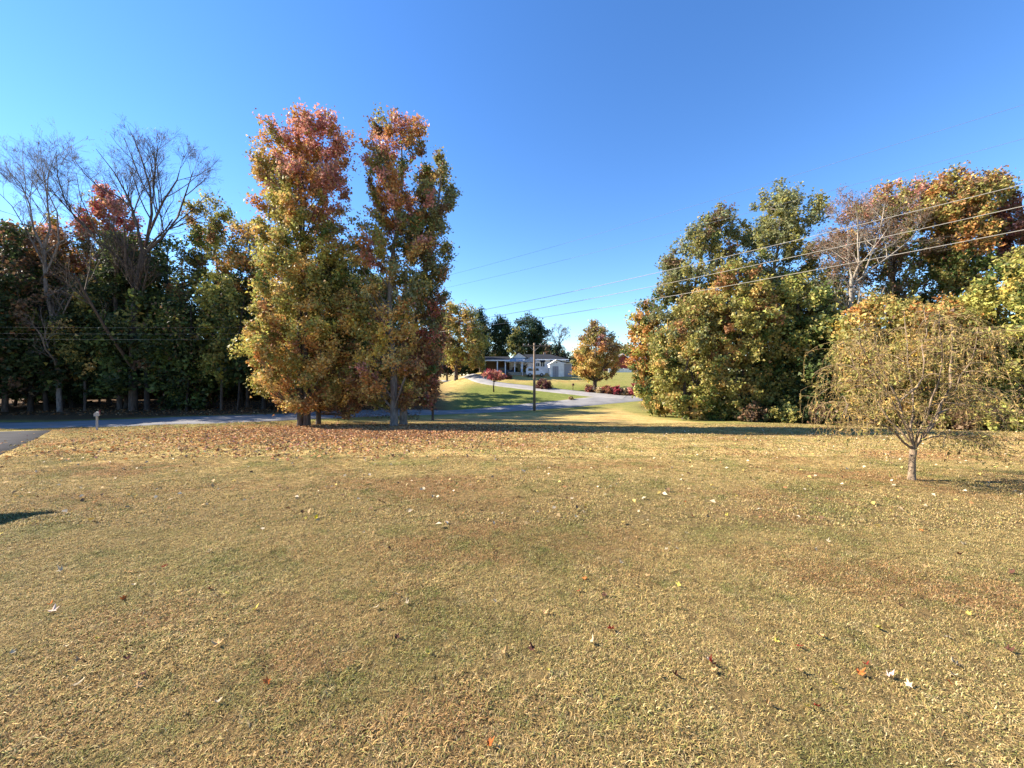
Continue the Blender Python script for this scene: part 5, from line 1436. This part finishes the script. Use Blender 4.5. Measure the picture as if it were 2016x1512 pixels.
# ------------------------------------------------------------------ grass
def tuft_mesh(seed, nbl, rad, hmin, hmax, wid, lean):
    rng = np.random.default_rng(seed)
    a = rng.uniform(0, 2 * math.pi, nbl); r = rad * np.sqrt(rng.uniform(0, 1, nbl))
    base = np.stack([r * np.cos(a), r * np.sin(a), np.full(nbl, -0.004)], axis=1)
    L_ = rng.uniform(hmin, hmax, nbl)
    az = rng.uniform(0, 2 * math.pi, nbl)
    d = np.stack([np.cos(az), np.sin(az), np.zeros(nbl)], axis=1)
    sd = np.stack([-np.sin(az), np.cos(az), np.zeros(nbl)], axis=1)
    le = rng.uniform(lean * 0.4, lean * 1.5, nbl)[:, None]
    up = np.array([0, 0, 1.0])
    w = (wid * rng.uniform(0.6, 1.3, nbl))[:, None]
    Lc = L_[:, None]
    p1 = base + (up * 0.42 + d * 0.34 * le) * Lc
    p2 = base + (up * (0.62 - 0.22 * le) + d * 0.95 * le + sd * rng.normal(size=(nbl, 1)) * 0.28) * Lc
    V = np.stack([base - sd * w * 0.5, base + sd * w * 0.5, p1 + sd * w * 0.5, p1 - sd * w * 0.5, p2], axis=1).reshape(-1, 3)
    b = np.arange(nbl)[:, None] * 5
    Qd = b + np.array([[0, 1, 2, 3]]); Td = b + np.array([[3, 2, 4]])
    c = np.stack([rng.uniform(size=nbl), rng.uniform(size=nbl), rng.uniform(0.42, 1.38, nbl)], axis=1)
    me = raw_mesh("grass_tuft", V, [Qd, Td], np.repeat(c, 5, axis=0))
    me.materials.append(M_BLADE)
    return me
def grass_zone(label, x, y, protos, smin, smax, seed):
    rng = np.random.default_rng(seed)
    n = len(x)
    V = np.stack([x, y, zfun(x, y)], axis=1)
    me = bpy.data.meshes.new("grass")
    me.vertices.add(n); me.vertices.foreach_set("co", V.astype(np.float32).ravel())
    rot = np.stack([rng.normal(size=n) * 0.08, rng.normal(size=n) * 0.08, rng.uniform(0, 6.283, n)], axis=1).astype(np.float32)
    a = me.attributes.new("rot", 'FLOAT_VECTOR', 'POINT'); a.data.foreach_set("vector", rot.ravel())
    patch = 0.55 * vnoise(x, y, 1.1, 5) + 0.45 * vnoise(x, y, 3.7, 6)
    sc_ = rng.uniform(smin, smax, n) * (0.62 + 0.76 * patch)
    a = me.attributes.new("sca", 'FLOAT', 'POINT'); a.data.foreach_set("value", sc_.astype(np.float32))
    a = me.attributes.new("idx", 'INT', 'POINT'); a.data.foreach_set("value", rng.integers(0, len(protos), n).astype(np.int32))
    me.materials.append(M_BLADE)
    o = link("grass", me)
    col = bpy.data.collections.new("grass_tufts")
    for p in protos:
        col.objects.link(bpy.data.objects.new("grass_tuft", p))
    ng = bpy.data.node_groups.new("scatter_grass", 'GeometryNodeTree')
    ng.interface.new_socket("Geometry", in_out='INPUT', socket_type='NodeSocketGeometry')
    ng.interface.new_socket("Geometry", in_out='OUTPUT', socket_type='NodeSocketGeometry')
    N, L = ng.nodes, ng.links
    gi, go = N.new("NodeGroupInput"), N.new("NodeGroupOutput")
    ci = N.new("GeometryNodeCollectionInfo"); ci.inputs[0].default_value = col
    ci.inputs["Separate Children"].default_value = True; ci.inputs["Reset Children"].default_value = True
    ip = N.new("GeometryNodeInstanceOnPoints"); ip.inputs["Pick Instance"].default_value = True
    def attr(nm, ty):
        q = N.new("GeometryNodeInputNamedAttribute"); q.data_type = ty; q.inputs["Name"].default_value = nm
        return q.outputs["Attribute"]
    L.new(gi.outputs[0], ip.inputs["Points"]); L.new(ci.outputs[0], ip.inputs["Instance"])
    L.new(attr("idx", 'INT'), ip.inputs["Instance Index"])
    L.new(attr("rot", 'FLOAT_VECTOR'), ip.inputs["Rotation"])
    L.new(attr("sca", 'FLOAT'), ip.inputs["Scale"])
    L.new(ip.outputs[0], go.inputs[0])
    md = o.modifiers.new("scatter", 'NODES'); md.node_group = ng
    return tag(o, label, "grass", kind="stuff")
def spots(y0, y1, cell, spread, seed):
    rng = np.random.default_rng(seed)
    out = []
    for yy in np.arange(y0, y1, cell):
        w = spread * yy + 1.2
        xs = np.arange(-w, w, cell)
        out.append(np.stack([xs + rng.uniform(-.6, .6, len(xs)) * cell, yy + rng.uniform(-.6, .6, len(xs)) * cell], axis=1))
    P = np.concatenate(out)
    thin = vnoise(P[:, 0], P[:, 1], 2.3, 8) * 0.6 + vnoise(P[:, 0], P[:, 1], 7.0, 9) * 0.4      # worn, thin places
    P = P[(thin > 0.22) | (rng.uniform(size=len(P)) < 0.55)]
    # keep off the driveway and the road
    dist = dist_to(DRIVE, P[:, 0], P[:, 1]) > 1.95
    ry = np.interp(P[:, 0], ROAD[:, 0], ROAD[:, 1])
    return P[dist & (P[:, 1] < ry - 2.7)].T
x, y = spots(0.9, 5.2, 0.062, 1.5, 1)
grass_zone("short curled straw and olive turf close to the viewer", x, y, [tuft_mesh(i, 84, 0.064, 0.016, 0.036, 0.0032, 1.0) for i in range(5)], 0.75, 1.25, 2)
x, y = spots(5.2, 12.0, 0.125, 1.45, 3)
grass_zone("short straw turf of the middle lawn", x, y, [tuft_mesh(20 + i, 80, 0.12, 0.018, 0.040, 0.0066, 0.9) for i in range(5)], 0.75, 1.25, 4)
x, y = spots(12.0, 30.0, 0.27, 1.42, 5)
grass_zone("short straw turf of the far lawn down to the road", x, y, [tuft_mesh(40 + i, 70, 0.26, 0.025, 0.055, 0.017, 0.8) for i in range(5)], 0.75, 1.25, 6)
print("tris", sum(len(m.loop_triangles) if m.loop_triangles else sum(p.loop_total - 2 for p in m.polygons) for m in bpy.data.meshes if m.users))
